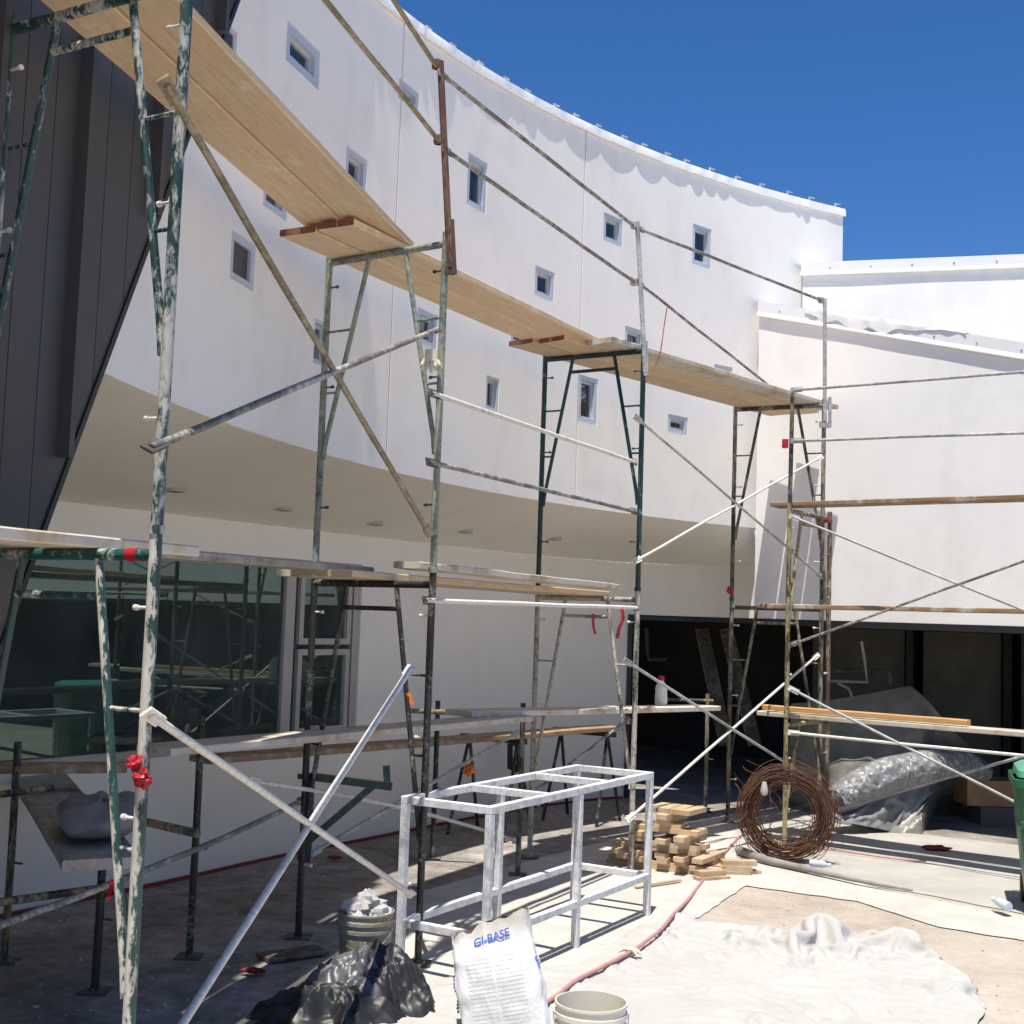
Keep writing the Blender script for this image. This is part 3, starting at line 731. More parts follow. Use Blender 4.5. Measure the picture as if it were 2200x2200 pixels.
# E1 upper post
def post(label, p0, p1, mat, brk=None, r=.019, name='guard_post'):
    g = thing(name, label, 'guard post', p0, 'upright guard rail posts')
    mb = MB(); mb.tube(p0, p1, r, 12); mb.build('tube', mat, g)
    if brk:
        b0, b1 = brk; mb = MB(); mb.bar(b0, b1, .026, .026, (1, 0, 0)); q = V((p0.x, p0.y, b0.z + .02)); mb.bar(b0 + V((0, 0, .02)) - (q - b0) * .0, V((2 * p0.x - b0.x, p0.y, b0.z + .02)), .03, .05)
        q1 = p0.lerp(p1, min(1, max(0, (b1.z - .04 - p0.z) / (p1.z - p0.z)))); mb.bar(b1 - V((0, 0, .04)), q1, .02, .03); mb.build('bracket', mat, g, smooth=False)
    return g
def clampat(parent, p, mat, s=.03):
    mb = MB(); mb.lathe(p - V((0, 0, s)), [(.012, 0), (s * .95, .004), (s, s), (s * .9, s * 1.8), (.01, s * 2)], 10); return mb.build('clamp', mat, parent)
YB, YC, YD = PO['B1'][1] - .03, PO['C1'][1] - .03, PO['D1'][1] - .03
pb0, pb1 = aty(967, 575, YB), aty(946, 132, YB)
gB = post('rusty brown guard post on the grey green frame', pb0, pb1, M['rust'], (aty(977, 588, YB), aty(971, 472, YB)), .021)
pc0, pc1 = aty(1386, 800, YC), aty(1369, 477, YC)
gC = post('pale galvanised guard post on the clean dark green frame', pc0, pc1, M['galv'], (aty(1389, 806, YC), aty(1388, 733, YC)))
pd0, pd1 = aty(1772, 905, YD), aty(1772, 642, YD)
gD = post('thin galvanised guard post on the farthest frame', pd0, pd1, M['galv'], (aty(1783, 918, YD), aty(1783, 853, YD)))
pa0 = P3('A1', L2 - .3); pa1 = P3('A1', L2 + 1.08) + V((-.03, .02, 0))
gA = post('rusty guard post rising from the nearest speckled green frame', pa0, pa1, M['rust'])
gE = post('dark guard post rising from the frame over the wire coil', P3('E1', zE2 - .25) + V((0, 0, 0)), aty(1703, 835, PO['E1'][1]), M['olive_tube'], r=.02)
for g_, px, py, Y in ((gB, 938, 138, YB), (gB, 942, 300, YB), (gC, 1362, 484, YC), (gC, 1361, 606, YC), (gD, 1764, 645, YD)): clampat(g_, aty(px, py, Y), M['rust'] if g_ is gB else M['galv'])

def rod(name, label, cat_, p, q, mat, r=.0125, group=None, sag=0, flat=True, plate=None):
    p, q = V(p), V(q); d = (q - p).normalized(); base = p if p.z < q.z else q
    g = thing(name, label, cat_, base, group); k = 9; L = (q - p).length
    mb = MB(); up = V((0, 0, 1)); ph = random.random() * 20
    mb.path([p.lerp(q, i / k) - up * sag * 4 * (i / k) * (1 - i / k) + V((.006 * noise.noise(V((ph, i * .5, 0))), 0, .006 * noise.noise(V((ph, i * .5, 5))))) * (1 if 0 < i < k else 0) for i in range(k + 1)], r, 12); mb.build('tube', mat, g)
    if flat:
        for e, s in ((p, 1), (q, -1)):
            mb = MB(); y = d.cross(V((0, -1, .1))).normalized(); w = d.cross(y)
            mb.obox(e + d * s * .025, d * .055, y * .024, w * .005); mb.lathe(e + d * s * .005 - w * .012, [(.001, 0), (.011, 0), (.011, .024), (.001, .024)], 8, w)
            mb.build('end_plate', plate or mat, g, smooth=False)
    return g
def poleplane(a, b, pxs, off=.035):      # two pixels on the vertical plane through two poles, shifted to the camera side
    A, B = V((*PO[a], 0)), V((*PO[b], 0)); d = B - A; n_ = V((d.y, -d.x, 0)).normalized()
    if n_.dot(V((0, -1, 0))) < 0: n_ = -n_
    A2, B2 = A + n_ * off, B + n_ * off
    return [pv(x, y, A2, B2) for x, y in pxs]
def brace(a, b, p0, p1, mat, label, r=.0125, sag=0, off=.035, plate=None):
    p, q = poleplane(a, b, (p0, p1), off); return rod('cross_brace', label, 'brace', p, q, mat, r, 'scaffold cross braces', sag, plate=plate)
brace('A1', 'B1', (357, 182), (922, 1146), M['galv_gold'], 'gold stained cross brace running down right from the nearest pole', .0150)
brace('A1', 'B1', (324, 962), (938, 708), M['galv_dark'], 'white and dark banded cross brace rising right from the nearest pole', .0150, plate=M['clamp'])
brace('A1', 'B1', (322, 1535), (884, 1922), M['galv_white'], 'grey white lower cross brace falling right to the ground by the bucket', .0150)
brace('A1', 'B1', (278, 2376), (881, 1437), M['galv_white'], 'bright white lower cross brace rising steeply from the bottom edge', .0160)
brace('A2', 'B2', (-50, 2006), (652, 1718), M['galv_dark'], 'dusty brace low at the left passing behind the nearest pole', .0155, .03, -.03)
brace('B2', 'C2', (672, 1832), (1112, 1574), M['galv'], 'grey brace with orange ribbon rising behind the white steel table', .0135)
brace('B2', 'C2', (540, 1678), (1112, 1808), M['galv_white'], 'pale sagging brace falling right behind the white steel table', .0135, -.05, .06)
brace('B1', 'C1', (929, 845), (1364, 993), M['galv_white'], 'plaster caked rail, upper of the pair between grey green and clean green frames', .0145, plate=M['clamp'])
brace('B1', 'C1', (922, 993), (1364, 1099), M['galv_dark'], 'brown stained rail, lower of the pair between grey green and clean green frames', .0145, plate=M['clamp'])
brace('B1', 'C1', (915, 1290), (1368, 1306), M['galv_white'], 'white caked nearly level rail below the middle planks with red ribbon', .0145, plate=M['clamp'])
brace('C1', 'D1', (1366, 896), (1764, 1238), M['galv'], 'thin grey brace falling right from the clean green frame', .0115)
brace('C1', 'D1', (1364, 1206), (1764, 982), M['galv_white'], 'thin white brace rising right from the clean green frame', .0115)
brace('C1', 'D1', (1345, 1420), (1748, 1678), M['galv'], 'thin grey lower brace falling right toward the wire coil', .0125)
brace('C1', 'D1', (1350, 1760), (1756, 1408), M['galv_white'], 'pinkish white lower brace rising right from behind the table', .0125)
def erod(p0, p1, mat, label, r=.0125, off=.03):
    p, q = poleplane('E1', 'G1', (p0, p1), off); d = q - p; e = V((*PO['G1'], 0)); t = ((e - p).dot(V((ED.x, ED.y, 0)))) / (d.dot(V((ED.x, ED.y, 0)))); q = p + d * max(1, t)
    return rod('cross_brace', label, 'brace', p, q, mat, r, 'scaffold cross braces')
erod((1706, 838), (2200, 800), M['galv'], 'topmost grey rail crossing the right wall', .0135)
erod((1706, 947), (2200, 930), M['galv'], 'second grey rail from the top across the right wall', .0135)
erod((1702, 1110), (2200, 1311), M['galv'], 'grey brace falling right in the crossed pair on the right wall', .0115)
erod((1700, 1385), (2200, 1206), M['galv_dark'], 'grey brace rising right in the crossed pair on the right wall', .0115)
erod((1700, 1480), (2155, 1710), M['galv'], 'grey brace falling right in front of the plastic covered heap', .0120)
erod((1700, 1574), (2200, 1624), M['galv_white'], 'cream rail just below the orange timber at the right', .0135)
p, q = poleplane('E2', 'G2', ((1786, 1743), (2200, 1625)), .05); g_ = rod('cross_brace', 'grey brace with red taped end rising right in front of the silver roll', 'brace', p, q + (q - p) * .3, M['galv'], .0135, 'scaffold cross braces', flat=False)
mb = MB(); mb.tube(p, p + (q - p).normalized() * .07, .0155, 12); mb.build('tape', M['red_tape'], g_)
# guard rails
A_top, A_mid = pa1 - V((0, 0, .02)), pa1 - V((0, 0, .53))
def grail(p, q, mat, label, r=.0145): return rod('guard_rail', label, 'guard rail', p, q, mat, r, 'guard rails along the top deck')
grail(A_top, aty(936, 140, YB), M['galv_gold'], 'upper guard rail from the rusty post to the top edge')
grail(A_mid, aty(941, 300, YB), M['galv_gold'], 'middle guard rail from the rusty post to the top edge')
grail(aty(948, 158, YB), aty(1362, 486, YC), M['galv_dark'], 'upper guard rail between the rusty post and the pale post')
grail(aty(955, 320, YB), aty(1364, 606, YC), M['galv_dark'], 'middle guard rail between the rusty post and the pale post')
grail(aty(1370, 490, YC), aty(1766, 646, YD), M['galv_dark'], 'upper guard rail between the pale post and the farthest post', .0135)
grail(aty(1372, 608, YC), aty(1690, 858, YD + .15), M['galv_dark'], 'middle guard rail sinking to the deck from the pale post', .0125)

# ------------------------------------------------------------------ planks
def plank(label, p, q, width, thick, mat, wdir=None, group=None, name='plank', endmat=None, wob=1, cat_='plank'):
    p, q = V(p), V(q); d = (q - p); L = d.length; d.normalize()
    y = V(wdir) if wdir is not None else V((-d.y, d.x, 0)); y = (y - d * y.dot(d)).normalized(); z = d.cross(y)
    if z.z < 0: y = -y; z = -z
    mb = MB(); n = max(3, int(L / .18)); ph = random.random() * 50; b = min(.006, thick * .2); hw, ht = width / 2, thick / 2
    sec = [(-hw, -ht + b), (-hw + b, -ht), (hw - b, -ht), (hw, -ht + b), (hw, ht - b), (hw - b, ht), (-hw + b, ht), (-hw, ht - b)]
    vs = []
    for i in range(n + 1):
        s = L * i / n - L / 2; w1 = .004 * wob * noise.noise(V((s * 1.7, ph, 0))); w2 = .003 * wob * noise.noise(V((s * 2.3, ph, 4)))
        for a, c in sec: vs.append(V((s, a + w1 + .0015 * wob * noise.noise(V((s * 6, a * 9, ph))), c + w2)))
    fs = [(i * 8 + j, (i + 1) * 8 + j, (i + 1) * 8 + (j + 1) % 8, i * 8 + (j + 1) % 8) for i in range(n) for j in range(8)]
    fs.append(tuple(range(8))); fs.append(tuple(n * 8 + 7 - j for j in range(8)))
    fs = [tuple(reversed(f)) for f in fs]
    me = bpy.data.meshes.new(name); me.from_pydata(vs, [], fs); me.update(); me.materials.append(mat)
    if endmat: me.materials.append(endmat); me.polygons[-1].material_index = 1; me.polygons[-2].material_index = 1
    me.shade_smooth(); me.set_sharp_from_angle(angle=radians(30))
    o = bpy.data.objects.new(name, me); COL.objects.link(o)
    mt = Matrix.Identity(4); c = (p + q) / 2
    for i in range(3): mt[i][0] = d[i]; mt[i][1] = y[i]; mt[i][2] = z[i]; mt[i][3] = c[i]
    o.matrix_world = mt
    return tag(o, label, cat_, group)
PW, PT = .264, .042
def deck(a1, a2, b1, b2, z, layA, layB, ovA, ovB, fr, mats, labels, endmat=None, sh=0):
    A1_, A2_, B1_, B2_ = P3(a1, 0), P3(a2, 0), P3(b1, 0), P3(b2, 0)
    for f, mt, lb in zip(fr, mats, labels):
        pa = A2_ + (A1_ - A2_).normalized() * (f + sh); pb_ = B2_ + (B1_ - B2_).normalized() * f; d = (pb_ - pa).normalized()
        zA = z - .04 + TR + PT / 2 + .002 + layA * (PT + .002); zB = z - .04 + TR + PT / 2 + .002 + layB * (PT + .002)
        s = (zB - zA) / (pb_ - pa).length
        plank(lb, V((pa.x, pa.y, zA)) - d * ovA - V((0, 0, s * ovA)), V((pb_.x, pb_.y, zB)) + d * ovB + V((0, 0, s * ovB)), PW, PT, mt, None, 'scaffold deck planks', endmat=endmat)
ZD = L2 + .03
deck('A1', 'A2', 'B1', 'B2', ZD, 2.4, 1.02, .5, .12, (.175, .468), (M['ply'], M['ply']), ('wide tan plank of the nearest top deck, wall side', 'wide tan plank of the nearest top deck, courtyard side'), None, .07)
deck('B1', 'B2', 'C1', 'C2', ZD, 0, 1.02, .52, .12, (.155, .448), (M['ply'], M['ply']), ('tan plank of the middle top deck, wall side, red painted end', 'tan plank of the middle top deck, courtyard side, red painted end'), M['wood_end'])
deck('C1', 'C2', 'D1', 'D2', ZD, 0, 0, .52, .60, (.155, .448), (M['ply'], M['ply']), ('tan plank of the farthest top deck, wall side', 'tan plank of the farthest top deck, courtyard side'), M['wood_end'])
deck('C1', 'C2', 'D1', 'D2', ZD, 0, 0, .30, .42, (.735,), (M['ply_dusty'],), ('dusty rough plank at the outer side of the farthest top deck',))
deck('A1', 'A2', 'B1', 'B2', L1, 0, 1.0, .8, .25, (.2,), (M['ply_grey'],), ('grey weathered plank on the nearest lower deck',))
deck('A1', 'A2', 'B1', 'B2', L1, 0, 1.0, .9, -2.5, (.52,), (M['ply_dusty'],), ('short dusty plank end on the nearest lower deck at the left edge',))
deck('B1', 'B2', 'C1', 'C2', L1, 0, 0, .45, .10, (.20, .50), (M['ply_dusty'], M['ply']), ('dusty plank of the middle lower deck, wall side', 'tan plank of the middle lower deck, courtyard side'))
p0 = aty(874, 1219, PO['B1'][1] + .3); p1 = aty(1307, 1262, PO['C1'][1] - .15)
plank('warped pale plank lying on top of the middle lower deck', V((p0.x, p0.y, L1 + .085)), V((p1.x, p1.y, L1 + .055)), .2, .042, M['ply_dusty'], None, 'scaffold deck planks', wob=2.5)
# right run planks
def eplank(label, y0px, x0px, off, mat, tend, w=.235, th=.04, dz=0):
    a = V(PO['E1']); b = V(PO['E2']); n_ = (b - a).normalized(); s = a + n_ * off
    p = pv(x0px, y0px, V((s.x, s.y, 0)), V((s.x + ED.x, s.y + ED.y, 0)))
    q = p + V((ED.x, ED.y, 0)) * tend; q.z = p.z + dz
    return plank(label, p, q, w, th, mat, None, 'planks on the right hand scaffold')
eplank('brown plank on the top bar of the right hand scaffold', 1086, 1667, .14, M['wood_brown'], 3.9)
eplank('brown plank across the middle of the right hand scaffold', 1302, 1640, .22, M['wood_brown'], 3.9, .235, .04, .01)
eplank('long pale plank low on the right hand scaffold', 1531, 1638, .16, M['ply_dusty'], 3.9, .235, .042)
eplank('short orange timber lying on the low plank at the right', 1519, 1642, .10, M['wood_orange'], 1.86, .09, .045)
# low inner scaffold
def pole_low(label, foot, ztop_, mat, ext=None):
    f = atz(*foot, 0); g = thing('scaffold_post', label, 'scaffold post', f, 'short posts of the low inner scaffold')
    mb = MB(); mb.path([f + V((0, 0, .012)), f + V((.003, 0, ztop_ * .5)), f + V((0, 0, ztop_))], .021, 12); mb.build('tube', mat, g)
    mb = MB(); mb.obox(f + V((0, 0, .006)), (.07, 0, 0), (0, .07, 0), (0, 0, .006)); mb.build('base_plate', M['clamp'], g, smooth=False)
    mb = MB(); mb.tube(f + V((.02, 0, ztop_ * .45)), f + V((.075, -.02, ztop_ * .45)), .006, 8); mb.build('stud', M['clamp'], g)
    return f
F1 = pole_low('short green post at the end of the low pale plank behind the table', (1112, 1881), 1.32, M['olive_tube'])
F2 = pole_low('short dark post at the far end of the plank with the white bottle', (1515, 1746), 1.24, M['olive_tube'])
F3 = pole_low('short dark post in the shade right of the nearest pole', (406, 2057), 1.36, M['black_tube'])
F4 = pole_low('short black post behind the black worn frame', (928, 1846), 1.28, M['black_tube'])
F5 = pole_low('short dark post beyond the sack of plaster at the far left', (8, 2068), 1.2, M['olive_tube'])
F6 = pole_low('short pale post in the shade left of the nearest pole', (203, 2132), .82, M['black_tube'])
p0 = atz(330, 1612, 1.24); p1 = atz(1114, 1541, 1.24)
plank('low pale plank running from the shade to the green post, sunlit at its right end', p0, p1, .26, .042, M['ply_dusty'], None, 'planks of the low inner scaffold')
p0 = atz(985, 1532, 1.285); p1 = atz(1522, 1520, 1.21)
plank('low pale plank under the white bottle with red cap', p0, p1, .26, .044, M['ply_dusty'], None, 'planks of the low inner scaffold')
mb = MB(); mb.tube(F1 + V((-.02, 0, 1.19)), F1 + V((-.33, .12, 1.19)), .017, 10); tag(mb.build('putlog', M['cream_tube']), 'cream stub tube under the end of the low pale plank', 'tube')
mb = MB(); mb.tube(F2 + V((.06, 0, 1.17)), F2 + V((-.55, -.02, 1.17)), .017, 10); tag(mb.build('putlog', M['olive_tube']), 'dark stub tube under the plank with the white bottle', 'tube')
p0 = lowp(ray_low(470, 1640)[0], .90, .75); p1 = lowp(ray_low(1280, 1560)[0] - .5, .92, .75)
pz = plank('brown plank on trestles close to the lower wall', atz(430, 1632, .92), atz(1310, 1563, .92), .25, .045, M['wood_brown'], None, 'planks of the low inner scaffold')
plank('dark plank low at the left edge under the window', atz(-60, 1588, 1.05), atz(345, 1588, 1.05), .25, .05, M['dark_board'], None, 'planks of the low inner scaffold')
plank('brown plank low at the left edge behind the sack of plaster', atz(-60, 1650, 1.0), atz(272, 1648, 1.0), .22, .045, M['wood_brown'], None, 'planks of the low inner scaffold')
p0 = atz(222, 1858, .84); p1 = atz(70, 1650, .84)
plank('cracked grey board under the sack of plaster', p0, p1, .34, .05, M['ply_grey'], None, 'planks of the low inner scaffold', wob=2)
for (a, b, lb) in (((-40, 1712), (112, 1692), 'dusty tube at the far left under the window'), ((235, 1748), (424, 1791), 'black tube joining the short dark post in the shade'), ((-40, 1944), (262, 1902), 'dusty bar low at the left below the sack of plaster'), ((880, 1527), (1005, 1532), 'dark tube end behind the low pale plank')):
    zz_ = .95 if a[1] < 1800 and a[0] < 800 else (.55 if a[0] < 800 else 1.22)
    mb = MB(); mb.tube(atz(*a, zz_), atz(*b, zz_), .02, 10); tag(mb.build('tube', M['olive_tube']), lb, 'tube')
def trestle(c, dirv, h, label, mat):
    c = V(c); d = V(dirv).normalized(); n_ = V((-d.y, d.x, 0)); g = thing('trestle', label, 'trestle', (c.x, c.y, 0), 'trestles under the planks')
    mb = MB(); mb.bar(V((c.x, c.y, h)) - d * .35, V((c.x, c.y, h)) + d * .35, .05, .05); mb.build('beam', mat, g, smooth=False)
    for s in (-.26, .26):
        for k in (-1, 1):
            mb = MB(); mb.tube(V((c.x, c.y, h)) + d * s, V((c.x, c.y, 0)) + d * (s * 1.15) + n_ * k * .25, .016, 8); mb.build('leg', mat, g)
        mb = MB(); mb.tube(V((c.x, c.y, .4)) + d * s * 1.08 - n_ * .15, V((c.x, c.y, .4)) + d * s * 1.08 + n_ * .15, .01, 8); mb.build('stretcher', mat, g)
tp = atz(1255, 1566, .9); trestle((tp.x, tp.y), (.8, -.5, 0), .87, 'thin legged trestle beneath the right end of the brown plank', M['black_tube'])
tp = atz(1060, 1580, .9); trestle((tp.x, tp.y), (.8, -.5, 0), .87, 'thin legged trestle in the shade behind the white steel table', M['black_tube'])
for (a, b, lb) in (((868, 1572), (1300, 1690), 'thin dark brace falling right behind the table'), ((1150, 1700), (1350, 1545), 'thin dark brace rising right behind the table')):
    p = atz(*a, .75); q = aty(b[0], b[1], p.y + 1.6); rod('cross_brace', lb, 'brace', p, q, M['galv_dark'], .012, 'scaffold cross braces')
# side bracket on the black frame
BK = PO['B2'][1] + .02
def bk(x, y): return aty(x, y, BK)
g = thing('side_bracket', 'dark green square tube bracket hooked on the black worn frame', 'bracket', bk(662, 1858))
gm = M['g_clean']
for nm, a, b, w in (('upright', (668, 1662), (660, 1852), .045), ('arm', (666, 1668), (842, 1690), .045), ('strut', (802, 1688), (664, 1806), .042), ('stub', (830, 1645), (832, 1684), .04)):
    q = bk(*b); 
    if nm in ('arm', 'stub'): pass
    mb = MB(); mb.bar(bk(*a), q, w, w, (0, 1, 0)); mb.build(nm, gm, g, smooth=False)
for yy in (1668, 1842):
    mb = MB(); mb.bar(bk(640, yy), bk(665, yy), .03, .03, (0, 1, 0)); mb.build('hook', gm, g, smooth=False)

# ------------------------------------------------------------------ white steel table frame
Nn, Rr = V((-.055, 6.87, 0)), V((1.03, 8.70, 0)); ld = (Rr - Nn); LT = ld.length; ld.normalize(); wd = V((-ld.y, ld.x, 0)); WT = .60; HT = .965; TW = .042
tb = thing('steel_table_frame', 'white dusty welded steel table frame with no top', 'table frame', (Nn + Rr) / 2 + wd * WT / 2)
def tpnt(l, w, z): return Nn + ld * l + wd * w + V((0, 0, z))
h = TW / 2
def tbar(name, p, q, up=(0, 0, 1)):
    mb = MB(); mb.bar(p, q, TW, TW, up); o = mb.build(name, M['white_frame'], tb, smooth=False); md = o.modifiers.new('b', 'BEVEL'); md.width = .003; md.segments = 1; return o
for w in (h, WT - h):
    tbar('top_rail', tpnt(0, w, HT - h), tpnt(LT, w, HT - h))
    for l in (h, LT / 2, LT - h): tbar('leg', tpnt(l, w, 0), tpnt(l, w, HT - TW - .001), ld)
for l in (h, LT * .33, LT * .70, LT - h): tbar('cross_rail', tpnt(l, TW + .001, HT - h), tpnt(l, WT - TW - .001, HT - h), (0, 0, 1))
for w in (h, WT - h):
    for a, b in ((TW + .001, LT / 2 - h - .001), (LT / 2 + h + .001, LT - TW - .001)): tbar('lower_rail', tpnt(a, w, .27), tpnt(b, w, .27))
for l in (h, LT - h): tbar('lower_end_rail', tpnt(l, TW + .001, .27), tpnt(l, WT - TW - .001, .27))

# ------------------------------------------------------------------ sheets on the ground
def inside(p, poly):
    c = False; n = len(poly)
    for i in range(n):
        a, b = poly[i], poly[i - 1]
        if (a[1] > p[1]) != (b[1] > p[1]) and p[0] < (b[0] - a[0]) * (p[1] - a[1]) / (b[1] - a[1]) + a[0]: c = not c
    return c
def crumple(P, T, comp, iters, floor, seed, bend=.35, pin=0, grav=.0003):
    # relax a sheet that is longer than the floor it lies on until it buckles into folds
    P = np.array(P); T = np.array(T); rng = np.random.default_rng(seed)
    E = np.concatenate([T[:, [0, 1]], T[:, [1, 2]], T[:, [2, 0]]]); op = np.concatenate([T[:, 2], T[:, 0], T[:, 1]])
    E.sort(axis=1); key = E[:, 0].astype(np.int64) * len(P) + E[:, 1]; o = np.argsort(key, kind='stable'); ks = key[o]
    dup = np.nonzero(ks[1:] == ks[:-1])[0]; B = np.stack([op[o[dup]], op[o[dup + 1]]], 1); Eu = E[np.unique(key, return_index=True)[1]]
    C = np.concatenate([Eu, B]); st = np.concatenate([np.full(len(Eu), 1.), np.full(len(B), bend)])
    mid = (P[C[:, 0]] + P[C[:, 1]]) / 2; rest = np.linalg.norm(P[C[:, 0]] - P[C[:, 1]], axis=1) * (1 + np.array([comp(x, y) for x, y, _ in mid]))
    n = len(P); val = np.bincount(C.ravel(), np.repeat(st, 2), n)[:, None]; Vv = np.zeros_like(P)
    for it in range(iters):
        Vv *= .90; Vv[:, 2] -= grav if it > 25 else 0; Q = P + Vv
        for _ in range(3):
            d = Q[C[:, 1]] - Q[C[:, 0]]; L = np.linalg.norm(d, axis=1) + 1e-9; g = (d * ((L - rest) / L * .5 * st)[:, None])
            D = np.stack([np.bincount(C[:, 0], g[:, k], n) - np.bincount(C[:, 1], g[:, k], n) for k in range(3)], 1) / val * 1.5
            D[:pin] *= .04; Q = Q + D; Q[:, 2] = np.maximum(Q[:, 2], floor)
        Vv = np.clip(Q - P, -.02, .02); low = Q[:, 2] < floor + .002; Vv[low, :2] *= .35; P = P + Vv; P[:, 2] = np.maximum(P[:, 2], floor); P[:pin, 2] = np.minimum(P[:pin, 2], floor + .006)
    return P
SHEETS = {}
def sheet(name, label, cat_, pxs, z, step, hfun, mat, jag=.012, kind=None, sharp=60, sim=None):
    base = [atz(x, y, 0).xy for x, y in pxs]; poly = []
    for i in range(len(base)):
        a, b = base[i], base[(i + 1) % len(base)]; n = max(1, int((b - a).length / step))
        for k in range(n):
            p = a.lerp(b, k / n); poly.append(V((p.x + jag * noise.noise(V((p.x * 7, p.y * 7, 1))) * 2, p.y + jag * noise.noise(V((p.x * 7, p.y * 7, 8))) * 2)))
    pts = list(poly); n = len(poly); xs = [p.x for p in poly]; ys = [p.y for p in poly]
    y = min(ys)
    while y < max(ys):
        x = min(xs)
        while x < max(xs):
            q = V((x + random.uniform(-.3, .3) * step, y + random.uniform(-.3, .3) * step))
            if inside(q, poly): pts.append(q)
            x += step
        y += step
    r = delaunay_2d_cdt(pts, [(i, (i + 1) % n) for i in range(n)], [], 1, 1e-6)
    mb = MB(); mb.v = [V((p.x, p.y, z + hfun(p.x, p.y))) for p in r[0]]; mb.f = [tuple(f) for f in r[2]]
    fs = []
    for f in mb.f:
        a, b, c = (mb.v[i] for i in f[:3]); fs.append(f if (b - a).cross(c - a).z > 0 else tuple(reversed(f)))
    mb.f = fs
    if sim:
        mb.v = [V(p) for p in crumple([tuple(p) for p in mb.v], mb.f, sim[0], sim[1], z, sim[2], sim[3], n, sim[4])]
    else:
        for i in range(min(n, len(mb.v))): mb.v[i].z = z
    SHEETS[label] = mb.v
    o = mb.build(name, mat, sharp=sharp)
    return tag(o, label, cat_, None, kind)
def nz(x, y, s, k=0): return noise.noise(V((x * s, y * s, k)))
def rid(x, y, s, k=0): return (1 - min(1, abs(nz(x, y, s, k)) * 3.2)) ** 2
def flat(x, y): return .003 * (nz(x, y, 1.5, 2) + 1) + .012 * rid(x, y, 1.1, 3) * rid(x, y, .6, 9)
def crease(x, y, sc, k, wid):           # thin raised folds with flat facets between them
    xx = x + .35 / sc * nz(x, y, sc * .8, k + 2); yy = y + .35 / sc * nz(x, y, sc * .8, k + 6)
    d = noise.voronoi(V((xx * sc, yy * sc, k)))[0]; return max(0, 1 - (d[1] - d[0]) / wid), d[0]
def wrink(x, y):
    c1, f1 = crease(x, y, 1.7, 3.3, .32); c2, f2 = crease(x, y, 4.4, 8.1, .35)
    return .008 * (nz(x, y, 2, 2) + 1) + .045 * c1 * (.5 + .5 * nz(x, y, .9, 5)) + .014 * c2 + .012 * f1
sheet('floor_paper', 'cream floor paper spread under the white steel table', 'floor paper',
      [(690, 2260), (745, 2120), (800, 1990), (858, 1930), (1110, 1858), (1330, 1800), (1560, 1752), (1640, 1790), (1610, 1850), (1590, 1900), (1480, 1985), (1330, 2045), (1200, 2260)], .004, .06, flat, M['paper'])
sheet('floor_paper', 'pale floor paper strip along the right hand scaffold', 'floor paper',
      [(1560, 1752), (1700, 1738), (1860, 1780), (2300, 1830), (2300, 1985), (2000, 1925), (1780, 1890), (1640, 1862), (1600, 1830)], .006, .06, flat, M['paper2'])
sheet('floor_paper', 'white floor paper band in front of the wire coil', 'floor paper',
      [(1540, 1880), (1600, 1842), (1760, 1878), (1950, 1925), (2300, 1990), (2300, 2040), (2010, 1992), (1840, 1938), (1600, 1905), (1500, 1975), (1470, 1960)], .008, .05, flat, M['paper'])
sheet('plastic_sheet', 'rumpled white plastic between the cement bag and the pink hose', 'plastic sheet',
      [(560, 2330), (700, 2190), (850, 2130), (960, 2105), (1120, 2085), (1240, 2075), (1400, 1975), (1470, 1960), (1500, 1985), (1380, 2060), (1330, 2100), (1300, 2330)], .010, .028, lambda x, y: .012 + .035 * nz(x, y, 2, 1) + .004 * nz(x, y, 8, 4), M['cloth'], .004, sharp=70, sim=(lambda x, y: .015 + .07 * max(0, nz(x, y, 1.3, 5)), 80, 9, .5, .00003))
cc_ = atz(1820, 2042, 0); cc2_ = atz(2035, 2125, 0)
def cloth_h(x, y):
    d = (V((x, y)) - cc_.xy); k = math.exp(-((d.x * .8 + d.y * .2) ** 2) / .34 - (d.y ** 2) / .12)
    return .02 + .05 * nz(x, y, 1.5, 1) + .004 * nz(x, y, 6, 4) + k * (.05 + .10 * nz(x, y, 3.4, 7))
def cloth_c(x, y):
    d = (V((x, y)) - cc_.xy); k = math.exp(-((d.x * .8 + d.y * .2) ** 2) / .40 - (d.y ** 2) / .14)
    d2 = (V((x, y)) - cc2_.xy); k2 = math.exp(-((d2.x * .75 + d2.y * .66) ** 2) / .10 - ((d2.x * .66 - d2.y * .75) ** 2) / .035)
    return .012 + .085 * max(0, nz(x, y, 1.3, 2)) + .29 * k + .20 * k2
sheet('drop_cloth', 'crumpled white canvas drop cloth heaped at the lower right', 'drop cloth',
      [(1120, 2330), (1240, 2110), (1380, 2040), (1470, 1990), (1530, 1988), (1690, 2016), (1780, 2018), (1880, 2020), (1960, 2030), (2010, 2068), (2075, 2112), (2120, 2168), (2095, 2215), (1980, 2330)], .018, .022, cloth_h, M['cloth'], .004, sharp=70, sim=(cloth_c, 160, 3, .30, .00003))

